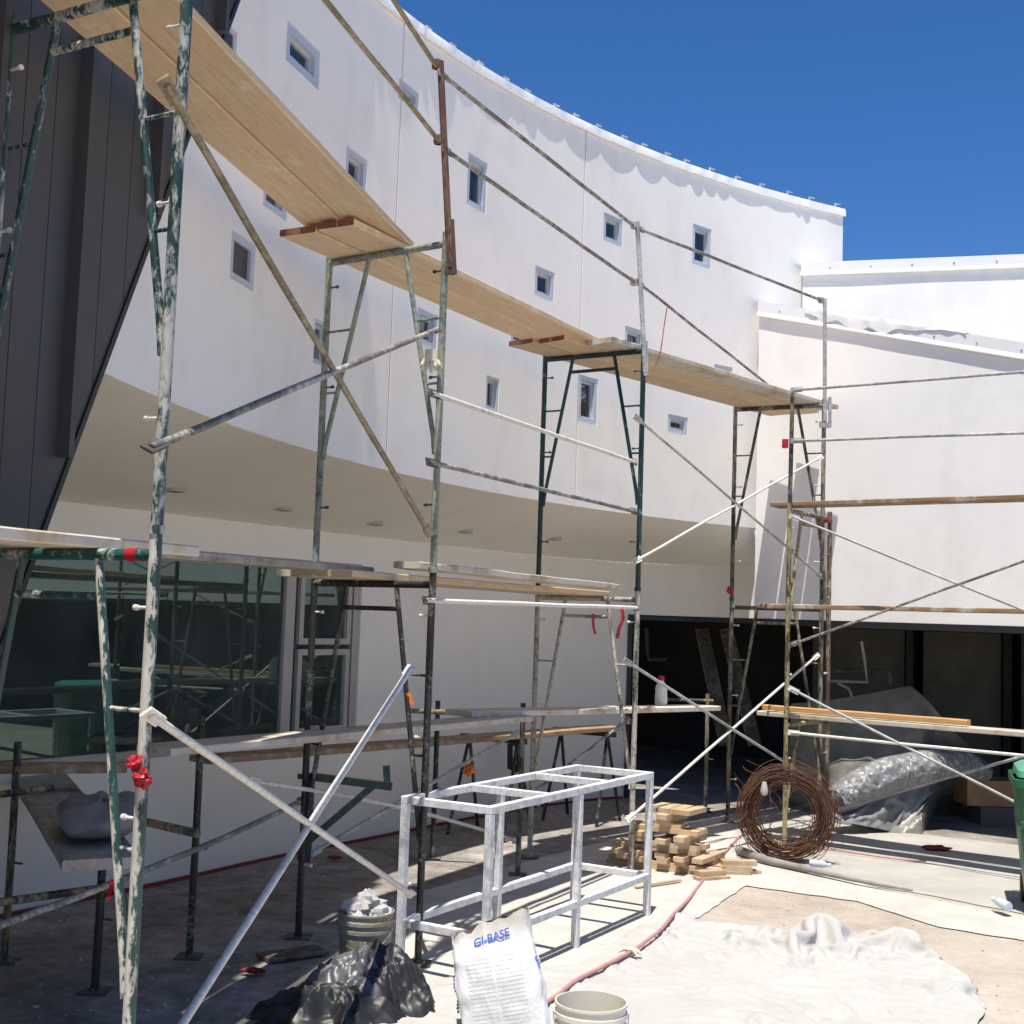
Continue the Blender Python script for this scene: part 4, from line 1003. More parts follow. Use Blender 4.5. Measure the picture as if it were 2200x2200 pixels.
def shade_floor_mat():  # dusty ground with the shade under scaffold and bay painted into its colour
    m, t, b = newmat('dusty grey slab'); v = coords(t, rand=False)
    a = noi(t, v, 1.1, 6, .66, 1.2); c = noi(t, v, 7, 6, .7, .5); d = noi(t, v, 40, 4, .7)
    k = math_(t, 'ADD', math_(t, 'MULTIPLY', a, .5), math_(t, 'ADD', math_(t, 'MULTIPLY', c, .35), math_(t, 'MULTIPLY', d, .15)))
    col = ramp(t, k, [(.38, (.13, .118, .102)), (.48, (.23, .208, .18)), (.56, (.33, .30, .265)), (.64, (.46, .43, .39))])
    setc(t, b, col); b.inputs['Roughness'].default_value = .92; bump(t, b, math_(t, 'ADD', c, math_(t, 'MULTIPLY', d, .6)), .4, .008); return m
M['shade_floor'] = shade_floor_mat()
sheet('shade_floor', 'dusty ground under the scaffold and in the bay with shade painted dark', None,
      [(-900, 2600), (560, 2330), (700, 2190), (770, 2075), (858, 1932), (1110, 1862), (1330, 1804), (1560, 1758), (1700, 1742), (1860, 1786), (2500, 1850), (3400, 1600), (1700, 1560), (900, 1700), (-900, 1800)], .002, .25, lambda x, y: 0, M['shade_floor'], .0, 'structure')
o = sheet('floor_paper', 'unseen cream floor paper added toward the camera to bounce light', 'floor paper',
      [(-600, 4200), (300, 2700), (680, 2275), (1190, 2262), (1700, 2300), (2400, 2420), (4200, 2900), (6500, 5000)], .006, .25, flat, M['paper'])  # added out of view to reflect light onto walls and deck undersides
# rolled paper, hoses, lines
def ground_path(pxs, z, n=10):
    P = [atz(x, y, 0).xy for x, y in pxs]; return [V((p.x, p.y, z)) for p in cat(P, n)]
mb = MB(); pt = ground_path([(1588, 1838), (1640, 1858), (1700, 1872), (1770, 1888), (1860, 1908), (1960, 1926)], .045); mb.path(pt, [.042 * (1 - .8 * i / len(pt)) + .004 * nz(i * .4, 0, 1) for i in range(len(pt))], 12)
tag(mb.build('paper_roll', plain('grey rolled paper', (.26, .245, .225), .9, 0, .2, 8, .4)), 'grey rolled edge of floor paper below the wire coil', 'paper roll')
mb = MB(); pt = ground_path([(1130, 2190), (1190, 2160), (1240, 2120), (1330, 2078), (1400, 2030), (1450, 1975), (1500, 1910), (1545, 1850), (1590, 1800)], .065); near = [v for k in SHEETS for v in SHEETS[k] if k.startswith(('rumpled', 'crumpled'))]
zs_ = [max([v.z for v in near if abs(v.x - p.x) < .045 and abs(v.y - p.y) < .045] or [.01]) + .009 for p in pt]
zs_ = [max(zs_[max(0, i - 1):i + 2]) for i in range(len(zs_))]
for _ in range(8): zs_ = [(zs_[max(0, i - 1)] + zs_[i] + zs_[min(len(zs_) - 1, i + 1)]) / 3 for i in range(len(zs_))]
pt = [V((p.x, p.y, z_)) for p, z_ in zip(pt, zs_)]; pt_hose = pt; mb.path(pt, .0115, 10)
tag(mb.build('hose', M['hose']), 'pink hose snaking from the cement bag to the wood pile', 'hose')
mb = MB(); pt = ground_path([(1745, 1830), (1790, 1834), (1850, 1842), (1920, 1852), (1990, 1858)], .03); mb.path(pt, .008, 8)
tag(mb.build('hose', M['hose']), 'thin red hose lying along the floor right of the wire coil', 'hose')
kp = min(pt_hose, key=lambda p: (proj(p)[0] - 1365) ** 2 + (proj(p)[1] - 2062) ** 2); g = MB()
for i in range(7):
    a = random.uniform(0, 6.28); g.path([kp + V((0, 0, .012)), kp + V((cos(a) * .035, sin(a) * .035, .016)), kp + V((cos(a) * .07, sin(a) * .07, -.004))], [.014, .012, .004], 6)
g.path([kp + V((cos(q) * .02, 0, sin(q) * .02)) for q in [k * .7 for k in range(9)]], .009, 6, closed=True)
tag(g.build('rag_knot', M['glove']), 'cream rag knotted round the pink hose', 'rag')

# ------------------------------------------------------------------ wood pile
pc = atz(1440, 1868, 0); pdir = V((.86, -.5, 0)); pn = V((.5, .86, 0))
me_cache = []
def block_mesh(L):
    bm = bmesh.new(); bmesh.ops.create_cube(bm, size=1); bmesh.ops.scale(bm, vec=(L, .089, .038), verts=bm.verts); bmesh.ops.bevel(bm, geom=bm.edges[:], offset=.003, segments=1)
    me = bpy.data.meshes.new('wood_block'); bm.to_mesh(me); bm.free(); me.materials.append(M['block']); return me
BMS = [block_mesh(L) for L in (.24, .28, .32, .36)]
def block(x, y, z, rz_, k=None, rx=0):
    o = bpy.data.objects.new('wood_block', BMS[random.randrange(4) if k is None else k]); COL.objects.link(o)
    o.location = pc + pdir * x + pn * y + V((0, 0, z)); o.rotation_euler = (rx, 0, rz_)
    return tag(o, 'short pine offcut in the stacked pile beside the cream caked pole', 'wood block', 'pine offcuts in the pile')
base_r = atan2(pdir.y, pdir.x)
for lay in range(12):                                    # ragged stacked rows, ends facing the camera
    z = .019 + lay * .0385
    rows = [(-.36, 5), (-.20, 9), (.0, 12), (.16, 9), (.32, 4)]
    for rx_, hmax in rows:
        if lay >= hmax: continue
        turn = (lay // 2) % 2
        for dep in (0, 1):
            if random.random() < .1 and lay > 1: continue
            if turn: block(rx_ + random.uniform(-.01, .01), -.10 + dep * .22 + random.uniform(-.02, .02), z, base_r + pi / 2 + random.uniform(-.05, .05), random.randrange(2))
            else: block(rx_ + random.uniform(-.02, .02), -.08 + dep * .12 + random.uniform(-.01, .01), z, base_r + random.uniform(-.06, .06), random.randrange(2))
for i in range(4): block(-.12 + i * .1, .02, .019 + 12 * .0385, base_r + pi / 2 + random.uniform(-.1, .1), 2)
for i in range(5): block(.52 + random.uniform(-.03, .03), .10 + .03 * i % .1, .019 + .039 * (i % 3), base_r + .5 + random.uniform(-.2, .2), 1)
block(.44, -.22, .02, base_r + .9, 1); block(.42, -.20, .06, base_r + 1.0, 0)
plank('thin wood strip lying on the floor paper in front of the pile', atz(1365, 1906, .03), atz(1462, 1890, .03), .03, .012, M['block'], None, name='wood_strip', cat_='wood strip')

# ------------------------------------------------------------------ coil of rusty wire
cb = atz(1688, 1856, 0); wc = V((cb.x, cb.y, .41)); fwd = V((-cb.x, -cb.y, 0)).normalized(); sid = V((-fwd.y, fwd.x, 0)); upv = (V((0, 0, 1)) - fwd * -.10).normalized()
mb = MB()
for i in range(95):
    rr = random.gauss(.325, .05); rr = max(.24, min(.43, rr)); off = random.uniform(-.055, .055); e = random.uniform(.94, 1.06); ph = random.random() * 9; cx_, cz_ = random.gauss(0, .022), random.gauss(0, .022)
    pts = []
    for k in range(36):
        a = 2 * pi * k / 36; r_ = rr * (1 + .06 * noise.noise(V((cos(a) * 1.3, sin(a) * 1.3, ph))) + .02 * noise.noise(V((cos(a) * 5, sin(a) * 5, ph)))); t_ = off + .03 * noise.noise(V((cos(a), sin(a), ph + 5)))
        pts.append(wc + sid * (cos(a) * r_ * e + cx_) + upv * (sin(a) * r_ / e + cz_) + fwd * t_)
    for p in pts: p.z = max(p.z, .012 + .02 * random.random())
    mb.path(pts, .0026, 4, closed=True)
for i in range(60):
    a = random.uniform(0, 6.28); p = wc + sid * cos(a) * .33 + upv * sin(a) * .33; pts = [p]; dirv = V((random.uniform(-1, 1), random.uniform(-.3, .3), random.uniform(-.6, 1))).normalized()
    for k in range(6):
        dirv = (dirv + V((random.uniform(-.5, .5), random.uniform(-.2, .2), random.uniform(-.5, .5)))).normalized(); pts.append(pts[-1] + dirv * .045)
    for q in pts: q.z = max(q.z, .015)
    mb.path(pts, .0022, 4)
tag(mb.build('wire_coil', M['wire']), 'big coil of rusty brown wire leaning on the ochre pole', 'wire coil')
wb = aty(1598 + 44, 1695, cb.y - .12)
mb = MB(); mb.lathe(wb - V((0, 0, .055)), [(.001, 0), (.026, .01), (.034, .04), (.024, .08), (.018, .11), (.001, .115)], 14); tag(mb.build('plaster_clod', M['cloth']), 'white cloth scrap caught on the wire coil', 'cloth scrap')

# ------------------------------------------------------------------ buckets
def bucket(label, c, mat, inner, lump=False):
    g = thing('bucket', label, 'bucket', c, 'plastic buckets'); mb = MB()
    prof = [(.001, .0), (.128, 0), (.132, .01), (.143, .27), (.150, .272), (.150, .29), (.145, .292), (.146, .315), (.153, .317), (.153, .335), (.147, .337), (.148, .362), (.1535, .364), (.1535, .374), (.146, .374), (.140, .30), (.128, .02), (.001, .018)]
    mb.lathe(c, prof, 44); b = mb.build('body', mat, g, sharp=25)
    mb = MB(); mb.lathe(c, [(.001, .022), (.126, .026), (.132, .10), (.136, .20)], 40)
    mb.v = [p + V((.003 * nz(p.x * 20, p.y * 20, 1), .003 * nz(p.x * 20, p.z * 20, 1), .006 * nz(p.x * 12, p.y * 12, 1))) for p in mb.v]; mb.build('residue', inner, g)
    hp = []
    for k in range(13):
        a = pi * k / 12; hp.append(c + V((cos(a) * .158, -.06 * sin(a) - .01, .325 - .10 * sin(a) - (.04 * sin(a)))) )
    hp = [V((p.x, c.y - .155 * sin(pi * i / 12), c.z + .325 - .13 * sin(pi * i / 12))) for i, p in enumerate(hp)]
    mb = MB(); mb.path(hp, .0025, 6); mb.build('handle', M['galv_dark'], g)
    return g
bucket('cream plastic bucket at the bottom edge beside the cement bag', atz(1272, 2168, .37) * V((1, 1, 0)) if False else V((atz(1270, 2163, .37).x, atz(1270, 2163, .37).y, .02)), M['bucket'], M['residue'])
bc_ = atz(787, 1957, .37); bc_ = V((bc_.x, bc_.y, 0))
bucket('dirty bucket heaped with grey plaster in the shade', bc_, M['bucket_dirty'], M['plaster'])
mb = MB()
for i in range(16):
    a = random.uniform(0, 6.28); r_ = random.uniform(0, .085) ; c = bc_ + V((cos(a) * r_, sin(a) * r_, .33 + random.uniform(0, .14) * (1 - r_ / .12))); s = random.uniform(.045, .075); ph = random.random() * 30
    mb.grid(lambda u, v: c + V((cos(u * 2 * pi) * sin(v * pi), sin(u * 2 * pi) * sin(v * pi), cos(v * pi) * .8)) * s * (1 + .55 * noise.noise(V((cos(u * 2 * pi) * 1.6, sin(u * 2 * pi) * 1.6 + ph, v * 4)))), 12, 8, True)
tag(mb.build('plaster_heap', M['plaster'], sharp=25), 'grey plaster lumps heaped in the dirty bucket', 'plaster')

# ------------------------------------------------------------------ cement bag
gp = atz(1093, 2232, 0); up_b = V((-.205, .12, .97)).normalized(); fr_b = V((-.16, -.98, .09)); fr_b = (fr_b - up_b * fr_b.dot(up_b)).normalized(); rt_b = up_b.cross(fr_b) * -1
rt_b = fr_b.cross(up_b) * -1 if fr_b.cross(up_b).x < 0 else fr_b.cross(up_b)
HB = .54; HWB = .20; TB = .075
def bagmat():
    m, t, b = newmat('printed white paper bag'); tc = N(t, 'ShaderNodeTexCoord'); sep = N(t, 'ShaderNodeSeparateXYZ'); t.links.new(tc.outputs['Object'], sep.inputs[0])
    v = coords(t, rand=False); x, y, z = sep.outputs
    n = noi(t, v, 5, 5, .6, .4)
    ln = math_(t, 'SINE', math_(t, 'MULTIPLY', math_(t, 'ADD', z, math_(t, 'MULTIPLY', n, .004)), 330)); brk = noi(t, coords(t, (30, 30, 2), False), 1.0, 3, .6); para = noi(t, coords(t, (2, 2, 16), False), 1.0, 2)
    ink = math_(t, 'MULTIPLY', ramp(t, ln, [(.45, g3(0)), (.6, g3(1))]), ramp(t, math_(t, 'ADD', math_(t, 'MULTIPLY', brk, .5), math_(t, 'MULTIPLY', para, .5)), [(.40, g3(0)), (.5, g3(1))]))
    ax = math_(t, 'ABSOLUTE', math_(t, 'ADD', x, 0.0)); col1 = math_(t, 'MULTIPLY', math_(t, 'LESS_THAN', ax, .135), math_(t, 'GREATER_THAN', ax, .008))
    zz_ = math_(t, 'MULTIPLY', math_(t, 'LESS_THAN', z, .40), math_(t, 'LESS_THAN', y, -.02))
    f = math_(t, 'MULTIPLY', math_(t, 'MULTIPLY', math_(t, 'MULTIPLY', ink, col1), zz_), .36)
    base = ramp(t, n, [(.3, (.72, .715, .70)), (.7, (.83, .825, .815))])
    dirt = ramp(t, math_(t, 'ADD', z, math_(t, 'MULTIPLY', n, .12)), [(.50, g3(0)), (.60, g3(1))]); base = mix(t, math_(t, 'MULTIPLY', dirt, .8), base, (.46, .42, .33))
    setc(t, b, mix(t, f, base, (.16, .18, .22))); b.inputs['Roughness'].default_value = .55
    bump(t, b, math_(t, 'ADD', noi(t, coords(t, (1, 1, .45), False), 7, 4, .5, 1.5), math_(t, 'MULTIPLY', noi(t, v, 16, 4), .3)), .6, .022); return m
bagE = thing('cement_bag', 'opened white paper cement bag with blue lettering leaning at the bottom edge', 'bag', gp)
Rb = Matrix.Identity(4)
for i in range(3): Rb[i][0] = rt_b[i]; Rb[i][1] = -fr_b[i]; Rb[i][2] = up_b[i]; Rb[i][3] = gp[i]
bagE.matrix_world = Rb
def localbuild(mb, name, mat, par, sharp=40, smooth=True):
    me = bpy.data.meshes.new(name); me.from_pydata(mb.v, [], mb.f); me.update()
    if smooth: me.shade_smooth(); me.set_sharp_from_angle(angle=radians(sharp))
    me.materials.append(mat); o = bpy.data.objects.new(name, me); COL.objects.link(o); o.parent = par; return o
def bagsurf(u, v):
    a = 2 * pi * u; ca, sa = cos(a), sin(a); e = 5
    k = (abs(ca) ** e + abs(sa) ** e) ** (-1 / e); x = ca * k; y = sa * k
    z = v * HB; bulge = 1 + .05 * sin(pi * min(1, v * 1.1)); th = TB * (1 - .45 * max(0, v - .55) / .45)
    wr = .010 * noise.noise(V((x * 2.2, y * 2 + 3, v * 5))) + .007 * noise.noise(V((x * 6, y * 5, v * 11))); top = (v > .9) * .03 * noise.noise(V((x * 3, y * 3, 4)))
    return V((x * HWB * bulge * (1 - .05 * v) + wr, y * (th + .5 * wr + .02 * (1 - x * x) * sin(pi * v)) + wr, z + top + (.035 * x if v > .8 else 0) * (v - .8) * 5))
mb = MB(); mb.grid(bagsurf, 72, 44, True); localbuild(mb, 'sack', bagmat(), bagE, 50)
mb = MB(); mb.grid(lambda u, v: bagsurf(u, .985 - .15 * v) * V((.94, .80, 1)) - V((0, 0, .01)), 60, 6, True); localbuild(mb, 'torn_lining', M['brown_paper'], bagE)
mb = MB(); mb.grid(lambda u, v: bagsurf(u, .80) * V((1 - v * .98, 1 - v * .98, 1)) + V((0, 0, .02 * v)), 48, 4, True); localbuild(mb, 'powder', M['plaster'], bagE)
def text_obj(txt, size, shear=0):
    cu = bpy.data.curves.new('lettering', 'FONT'); cu.body = txt; cu.size = size; cu.shear = shear; cu.extrude = .0006; cu.align_x = 'CENTER'; cu.offset = .0012
    o = bpy.data.objects.new('tmp', cu); COL.objects.link(o); dg = bpy.context.evaluated_depsgraph_get(); me = bpy.data.meshes.new_from_object(o.evaluated_get(dg)); bpy.data.objects.remove(o); return me
me = text_obj('GI-BASE', .052, .2); me.materials.clear(); me.materials.append(M['ink'])
lo = bpy.data.objects.new('lettering', me); COL.objects.link(lo); lo.parent = bagE
yf = min(bagsurf(u / 100, .86).y for u in range(100))
lo.location = (.01, yf - .004, .455); lo.rotation_euler = (radians(94), -.16, 0)
for sx, z0_, z1_ in ((-1, .16, .34), (-1, .06, .12), (1, .30, .37)):
    mb = MB()
    for k in range(int((z1_ - z0_) / .016)):
        zc = z0_ + k * .016; s = bagsurf(.5 if sx < 0 else 0.0, zc / HB); mb.obox((s.x + sx * .003, -.03, zc), (.003, 0, 0), (0, random.uniform(.010, .018), 0), (0, 0, .005))
    localbuild(mb, 'side_print', M['navy'] if sx < 0 else M['ink'], bagE, smooth=False)

# ------------------------------------------------------------------ black plastic heap
hc = atz(800, 2160, 0)
def heap(name, label, c, rx, ry, hgt, mat, seed, ang=0, pk=(0, 0)):
    mb = MB(); ca, sa = cos(ang), sin(ang)
    def fn(u, v):
        a = 2 * pi * u; r_ = v; fold = noise.noise(V((cos(a) * 2.2, sin(a) * 2.2, seed))); f2 = noise.noise(V((cos(a) * 5, sin(a) * 5, seed + 3 + v * 1.5)))
        rr = r_ * (1 + .30 * fold + .14 * f2 * r_); x = cos(a) * rr * rx + pk[0] * (1 - v); y = sin(a) * rr * ry + pk[1] * (1 - v)
        c1, d1 = crease(x + seed, y, 5.5, seed, .5); c2, d2 = crease(x, y + seed, 11, seed + 3, .5)
        hh = hgt * (max(0, 1 - r_) ** .85 * (.72 + .5 * abs(noise.noise(V((x * 5, y * 5, seed))))) + .10 * f2 * min(1, r_ * 3) * (1 - r_)) + (.075 * c1 + .03 * c2) * (1 - r_ ** 5) + .004
        return c + V((x * ca - y * sa, x * sa + y * ca, max(.006, hh)))
    mb.grid(fn, 120, 46, True); return tag(mb.build(name, mat, sharp=45), label, 'plastic sheet')
heap('plastic_sheet', 'grey sheen plastic sheet slumped left of the black bag in half shade', hc + V((-.14, -.02, 0)), .30, .26, .24, M['silver_plastic'], 11.3, .3, (.10, .06))
heap('black_plastic_bag', 'crumpled black plastic bag beside the table leg', hc + V((.10, .02, 0)), .25, .26, .27, M['black_plastic'], 4.7, .2, (-.08, .04))
heap('black_plastic_sheet', 'black plastic sheet on the floor under the grey sheen plastic', hc + V((-.2, -.25, 0)), .36, .22, .10, M['black_plastic'], 8.1)

# ------------------------------------------------------------------ plastic covered heap in the bay
pk = aty(1957, 1473, 13.6); pl_ = aty(1770, 1502, 13.9)
def tarp(u, v):
    # ridge from left to peak, falling to the floor in front and to the right
    rx = [(1700, 1512), (1790, 1503), (1880, 1488), (1957, 1473), (1985, 1497), (2050, 1570), (2125, 1650)]
    bx = [(1690, 1720), (1790, 1765), (1850, 1778), (1905, 1788), (1982, 1790), (2010, 1745), (2060, 1735)]
    k = u * (len(rx) - 1); i = min(len(rx) - 2, int(k)); f = k - i
    a = V(rx[i]).lerp(V(rx[i + 1]), f); b = V(bx[i]).lerp(V(bx[i + 1]), f)
    A_ = aty(a.x, a.y, 13.9 - 1.0 * u); B_ = atz(b.x, b.y, .01)
    p = A_.lerp(B_, v); p.z += -.12 * sin(pi * v) * (.6 + .4 * nz(u * 3, v, 1)) ; w = .07 * noise.noise(V((u * 7, v * 4, 2))) + .05 * rid(u * 3, v * 2, 1.6, 4)
    p += V((-.25, -.9, .1)) * w * min(1, v * 5) ; p.z = max(.012, p.z); return p
mb = MB(); mb.grid(tarp, 60, 34); tag(mb.build('plastic_cover', M['film'], sharp=60), 'translucent dusty plastic draped over equipment in the dark bay', 'plastic sheet')
mb = MB()
for cx_, w_, h_ in ((1850, .45, .75), (1940, .35, 1.05), (2000, .4, .6)):
    q = aty(cx_, 1700, 14.3); mb.box(q.x - w_ / 2, q.x + w_ / 2, q.y - .25, q.y + .25, 0, h_)
tag(mb.build('covered_equipment', M['brown_tube'], smooth=False), 'bulky equipment hidden under the translucent plastic in the dark bay', 'equipment')
mb = MB(); rp_ = [aty(x, y, 12.35 + .1 * i) for i, (x, y) in enumerate([(1792, 1722), (1812, 1712), (1850, 1690), (1900, 1668), (1960, 1655), (2020, 1640), (2070, 1640), (2118, 1662)])]
cp_ = cat3 = []
def cat3f(P, n=10):
    out = []
    for i in range(len(P) - 1):
        p0, p1, p2, p3 = P[max(0, i - 1)], P[i], P[i + 1], P[min(len(P) - 1, i + 2)]
        for k in range(n):
            t = k / n; out.append(.5 * ((2 * p1) + (-p0 + p2) * t + (2 * p0 - 5 * p1 + 4 * p2 - p3) * t * t + (-p0 + 3 * p1 - 3 * p2 + p3) * t ** 3))
    return out + [P[-1]]
cpth = cat3f(rp_, 26); L_ = len(cpth); mb.path(cpth, [(.05 + .13 * sin(pi * min(1, .1 + .85 * i / L_)) ** .6) for i in range(L_)], 56)
mb.v = [p + V((0, -1, .3)) * (.025 * noise.noise(p * 9) + .018 * noise.noise(p * 24) + .010 * noise.noise(p * 52)) for p in mb.v]
tag(mb.build('bubble_roll', M['bubble'], sharp=80), 'silvery crinkled plastic roll draped across the plastic cover', 'plastic roll')
mb = MB()
def skirt(u, v):
    a = V((1800, 1742)).lerp(V((2040, 1660)), u); b = V((1790, 1760)).lerp(V((1985, 1800)), u) if u < .75 else V((1936, 1790)).lerp(V((1985, 1725)), (u - .75) * 4)
    A_ = aty(a.x, a.y, 12.42 + .5 * u); B_ = aty(b.x, b.y, 12.2 + .5 * u); p = A_.lerp(B_, v); p += V((0, -1, 0)) * (.06 * noise.noise(V((u * 6, v * 3, 8))) + .04 * rid(u * 4, v, 1.5, 3)); p.z = max(.015, p.z); return p
mb.grid(skirt, 40, 20); tag(mb.build('plastic_skirt', M['grey_film'], sharp=60), 'grey film hanging below the silvery plastic roll', 'plastic sheet')
# pipes in the bay
def pipe(name, label, pxs, Y, r, mat):
    mb = MB(); mb.path([aty(x, y, Y) for x, y in pxs], r, 10); tag(mb.build(name, mat), label, 'pipe')
pipe('white_pipe', 'white pipe bent down from above behind the plastic cover', [(1851, 1378), (1858, 1420), (1863, 1466), (1785, 1463)], 14.6, .018, M['white_pipe'])
pipe('white_pipe', 'thin white pipe with elbow just above the plastic cover', [(1800, 1468), (1824, 1480), (1829, 1492), (1829, 1503)], 14.4, .016, M['white_pipe'])
pipe('grey_pipe', 'grey pipe running level behind the plastic cover', [(1780, 1441), (1908, 1441), (1912, 1448), (1913, 1470)], 15.2, .022, M['galv_dark'])
pipe('dark_pipe', 'dark pipe with elbow on the wall beside the opening', [(1390, 1350), (1392, 1400), (1394, 1416), (1432, 1416)], 15.6, .03, M['dark_pipe'])
pipe('wall_pipe', 'dark looped pipe on the lower wall behind the table', [(1112, 1598), (1096, 1600), (1096, 1650), (1108, 1656), (1116, 1640), (1116, 1610)], 12.6, .03, M['dark_pipe'])
for (a, b, lb) in (((1508, 1352), (1560, 1600), 'dark board leaning in the bay, left of the pair'), ((1560, 1352), (1622, 1600), 'dark board leaning in the bay, right of the pair')):
    plank(lb, aty(*b, 14.6), aty(*a, 15.4), .16, .04, M['dark_board'], (1, 0, 0), 'boards leaning in the bay', name='leaning_board', cat_='board')
q = aty(2130, 1722, 13.2); mb = MB(); mb.box(q.x - .25, q.x + .5, q.y, q.y + .4, .20, .46); tag(mb.build('cardboard_box', M['brown_paper'], smooth=False), 'brown cardboard box deep in the bay beside the green bin', 'box')
mb = MB(); mb.box(q.x - .1, q.x + .45, q.y + .02, q.y + .38, 0, .19); tag(mb.build('cement_sack_stack', M['drywall'], smooth=False), 'dusty stack under the cardboard box in the bay', 'sacks')

# ------------------------------------------------------------------ green wheelie bin
bb = atz(2180, 1972, 0); bx = V((.95, -.32, 0)).normalized(); by = V((.32, .95, 0)).normalized()
bn = thing('wheelie_bin', 'green wheelie bin with light green lid at the right edge', 'bin', bb + bx * .3 + by * .3)
mb = MB()
def ring(z, w, d, n=10, r=.05):
    out = []; c = bb + bx * .30 + by * .32
    for qx, qy, a0 in ((1, 1, 0), (-1, 1, pi / 2), (-1, -1, pi), (1, -1, 3 * pi / 2)):
        for k in range(4):
            a = a0 + pi / 2 * k / 3; out.append(c + bx * (qx * (w / 2 - r) + cos(a) * r) + by * (qy * (d / 2 - r) + sin(a) * r) + V((0, 0, z)))
    return out
levels = [(.03, .40, .50), (.10, .42, .52), (.62, .53, .62), (.63, .545, .635), (.66, .545, .635), (.67, .535, .625), (.90, .575, .675), (.905, .62, .72), (.96, .62, .72), (.965, .60, .70), (.93, .56, .66)]
vs = []
for z, w_, d_ in levels: vs += ring(z, w_, d_)
fs = [(i * 16 + j, i * 16 + (j + 1) % 16, (i + 1) * 16 + (j + 1) % 16, (i + 1) * 16 + j) for i in range(len(levels) - 1) for j in range(16)]; fs.append(tuple(range(15, -1, -1)))
mb.add(vs, fs); mb.build('body', M['bin_green'], bn, sharp=30)
mb = MB(); c = bb + bx * .33 + by * .36; mb.add(ring(.975, .56, .66) + ring(1.02, .55, .64) + ring(1.05, .46, .54), [(i * 16 + j, i * 16 + (j + 1) % 16, (i + 1) * 16 + (j + 1) % 16, (i + 1) * 16 + j) for i in range(2) for j in range(16)] + [tuple(32 + j for j in range(16)), tuple(range(15, -1, -1))]); mb.build('lid', M['bin_lid'], bn, sharp=30)
for s in (-.2, .2):
    mb = MB(); wcx = bb + bx * (.30 + s) + by * .60 + V((0, 0, .11)); mb.lathe(wcx - bx * .025, [(.001, 0), (.10, 0), (.11, .01), (.11, .04), (.10, .05), (.001, .05)], 20, bx); mb.build('wheel', M['rubber'], bn)
mb = MB(); mb.tube(bb + bx * .05 + by * .70 + V((0, 0, .98)), bb + bx * .55 + by * .70 + V((0, 0, .98)), .015, 10); mb.build('handle', M['bin_green'], bn)

# ------------------------------------------------------------------ bottles and small things
def bottle(label, c, h_, r_, mat, capm=None, lying=None, name='bottle'):
    g = thing(name, label, 'bottle', c); ax = V(lying).normalized() if lying else V((0, 0, 1)); mb = MB()
    mb.lathe(c, [(.001, 0), (r_ * .9, .001), (r_, h_ * .06), (r_, h_ * .34), (r_ * .95, h_ * .45), (r_, h_ * .58), (r_ * .8, h_ * .70), (r_ * .45, h_ * .80), (r_ * .40, h_ * .86)], 20, ax); mb.build('body', mat, g)
    mb = MB(); mb.lathe(c, [(r_ * .46, h_ * .85), (r_ * .5, h_ * .86), (r_ * .5, h_), (.001, h_)], 16, ax); mb.build('cap', capm or M['white_bottle'], g); return g
bq = atz(1420, 1513, 1.255); bottle('white bottle with red cap standing on the low pale plank', V((bq.x, bq.y, 1.245)), .26, .055, M['white_bottle'], M['red_tape'])
bq = atz(1740, 1862, .05); bottle('crushed clear water bottle lying below the wire coil', bq + V((0, 0, .03)), .17, .03, M['clear_bottle'], None, (.8, -.4, 0))
bq = atz(2168, 1960, .05); bottle('clear water bottle lying against the green bin', bq + V((0, 0, .035)), .18, .034, M['clear_bottle'], None, (-.25, .9, .1))
def ribbon(label, pxs, Y, w=.02, mat='red_tape', name='red_ribbon', cat_='ribbon'):
    mb = MB(); P = cat3f([aty(x, y, Y) for x, y in pxs], 6) if len(pxs) > 2 else [aty(x, y, Y) for x, y in pxs]; vs = []
    for i, p in enumerate(P):
        a = 1.1 * noise.noise(V((i * .35, Y, 0))); d = V((cos(a), sin(a), 0)) * w * (.6 + .5 * abs(noise.noise(V((i * .5, 2, Y))))); vs += [p - d, p + d]
    n = len(P); fs = [(2 * i, 2 * i + 1, 2 * i + 3, 2 * i + 2) for i in range(n - 1)]
    off = V((.0, .004, 0)); mb.add(vs + [v + off for v in vs], fs + [tuple(k + 2 * n for k in reversed(f)) for f in fs]); return tag(mb.build(name, M[mat]), label, cat_)
def knot(label, px, py, Y, s, mat='red_tape'):
    mb = MB(); c = aty(px, py, Y); ph = px * .13
    mb.grid(lambda u, v: c + V((cos(u * 2 * pi) * sin(v * pi), sin(u * 2 * pi) * sin(v * pi) * .8, cos(v * pi))) * s * (1 + .9 * noise.noise(V((cos(u * 2 * pi) * 2.5, sin(u * 2 * pi) * 2.5 + ph, v * 6)))), 20, 12, True); return tag(mb.build('tape_knot', M[mat], sharp=25), label, 'tape')
YA = PO['A1'][1]
knot('red tape knot on the nearest pole, upper', 290, 1640, YA - .03, .022); knot('red tape knot on the nearest pole, lower', 308, 1672, YA - .045, .026)
a_, b_ = P3('A1', L1 - .04), P3('A2', L1 - .04); d_ = (b_ - a_).normalized(); mb = MB(); mb.tube(a_ + d_ * .075, a_ + d_ * .125, .0235, 14); tag(mb.build('tape_band', M['red_tape']), 'red tape band round the nearest green top bar', 'tape')
ribbon('red ribbon on the dusty brace at the lower left', [(243, 1890), (238, 1910), (233, 1932)], 4.6, .013)
ribbon('red ribbon tails hanging from the white caked rail', [(1336, 1308), (1338, 1330), (1330, 1352), (1326, 1372)], PO['C1'][1] - .12, .022)
ribbon('narrow red ribbon hanging left of the red ribbon tails', [(1274, 1318), (1275, 1345), (1279, 1362)], PO['C1'][1] + .1, .016)
ribbon('orange and red tag on the black inner leg', [(878, 1487), (881, 1500), (884, 1515)], PO['B1'][1] + .08, .022, 'orange_tag')
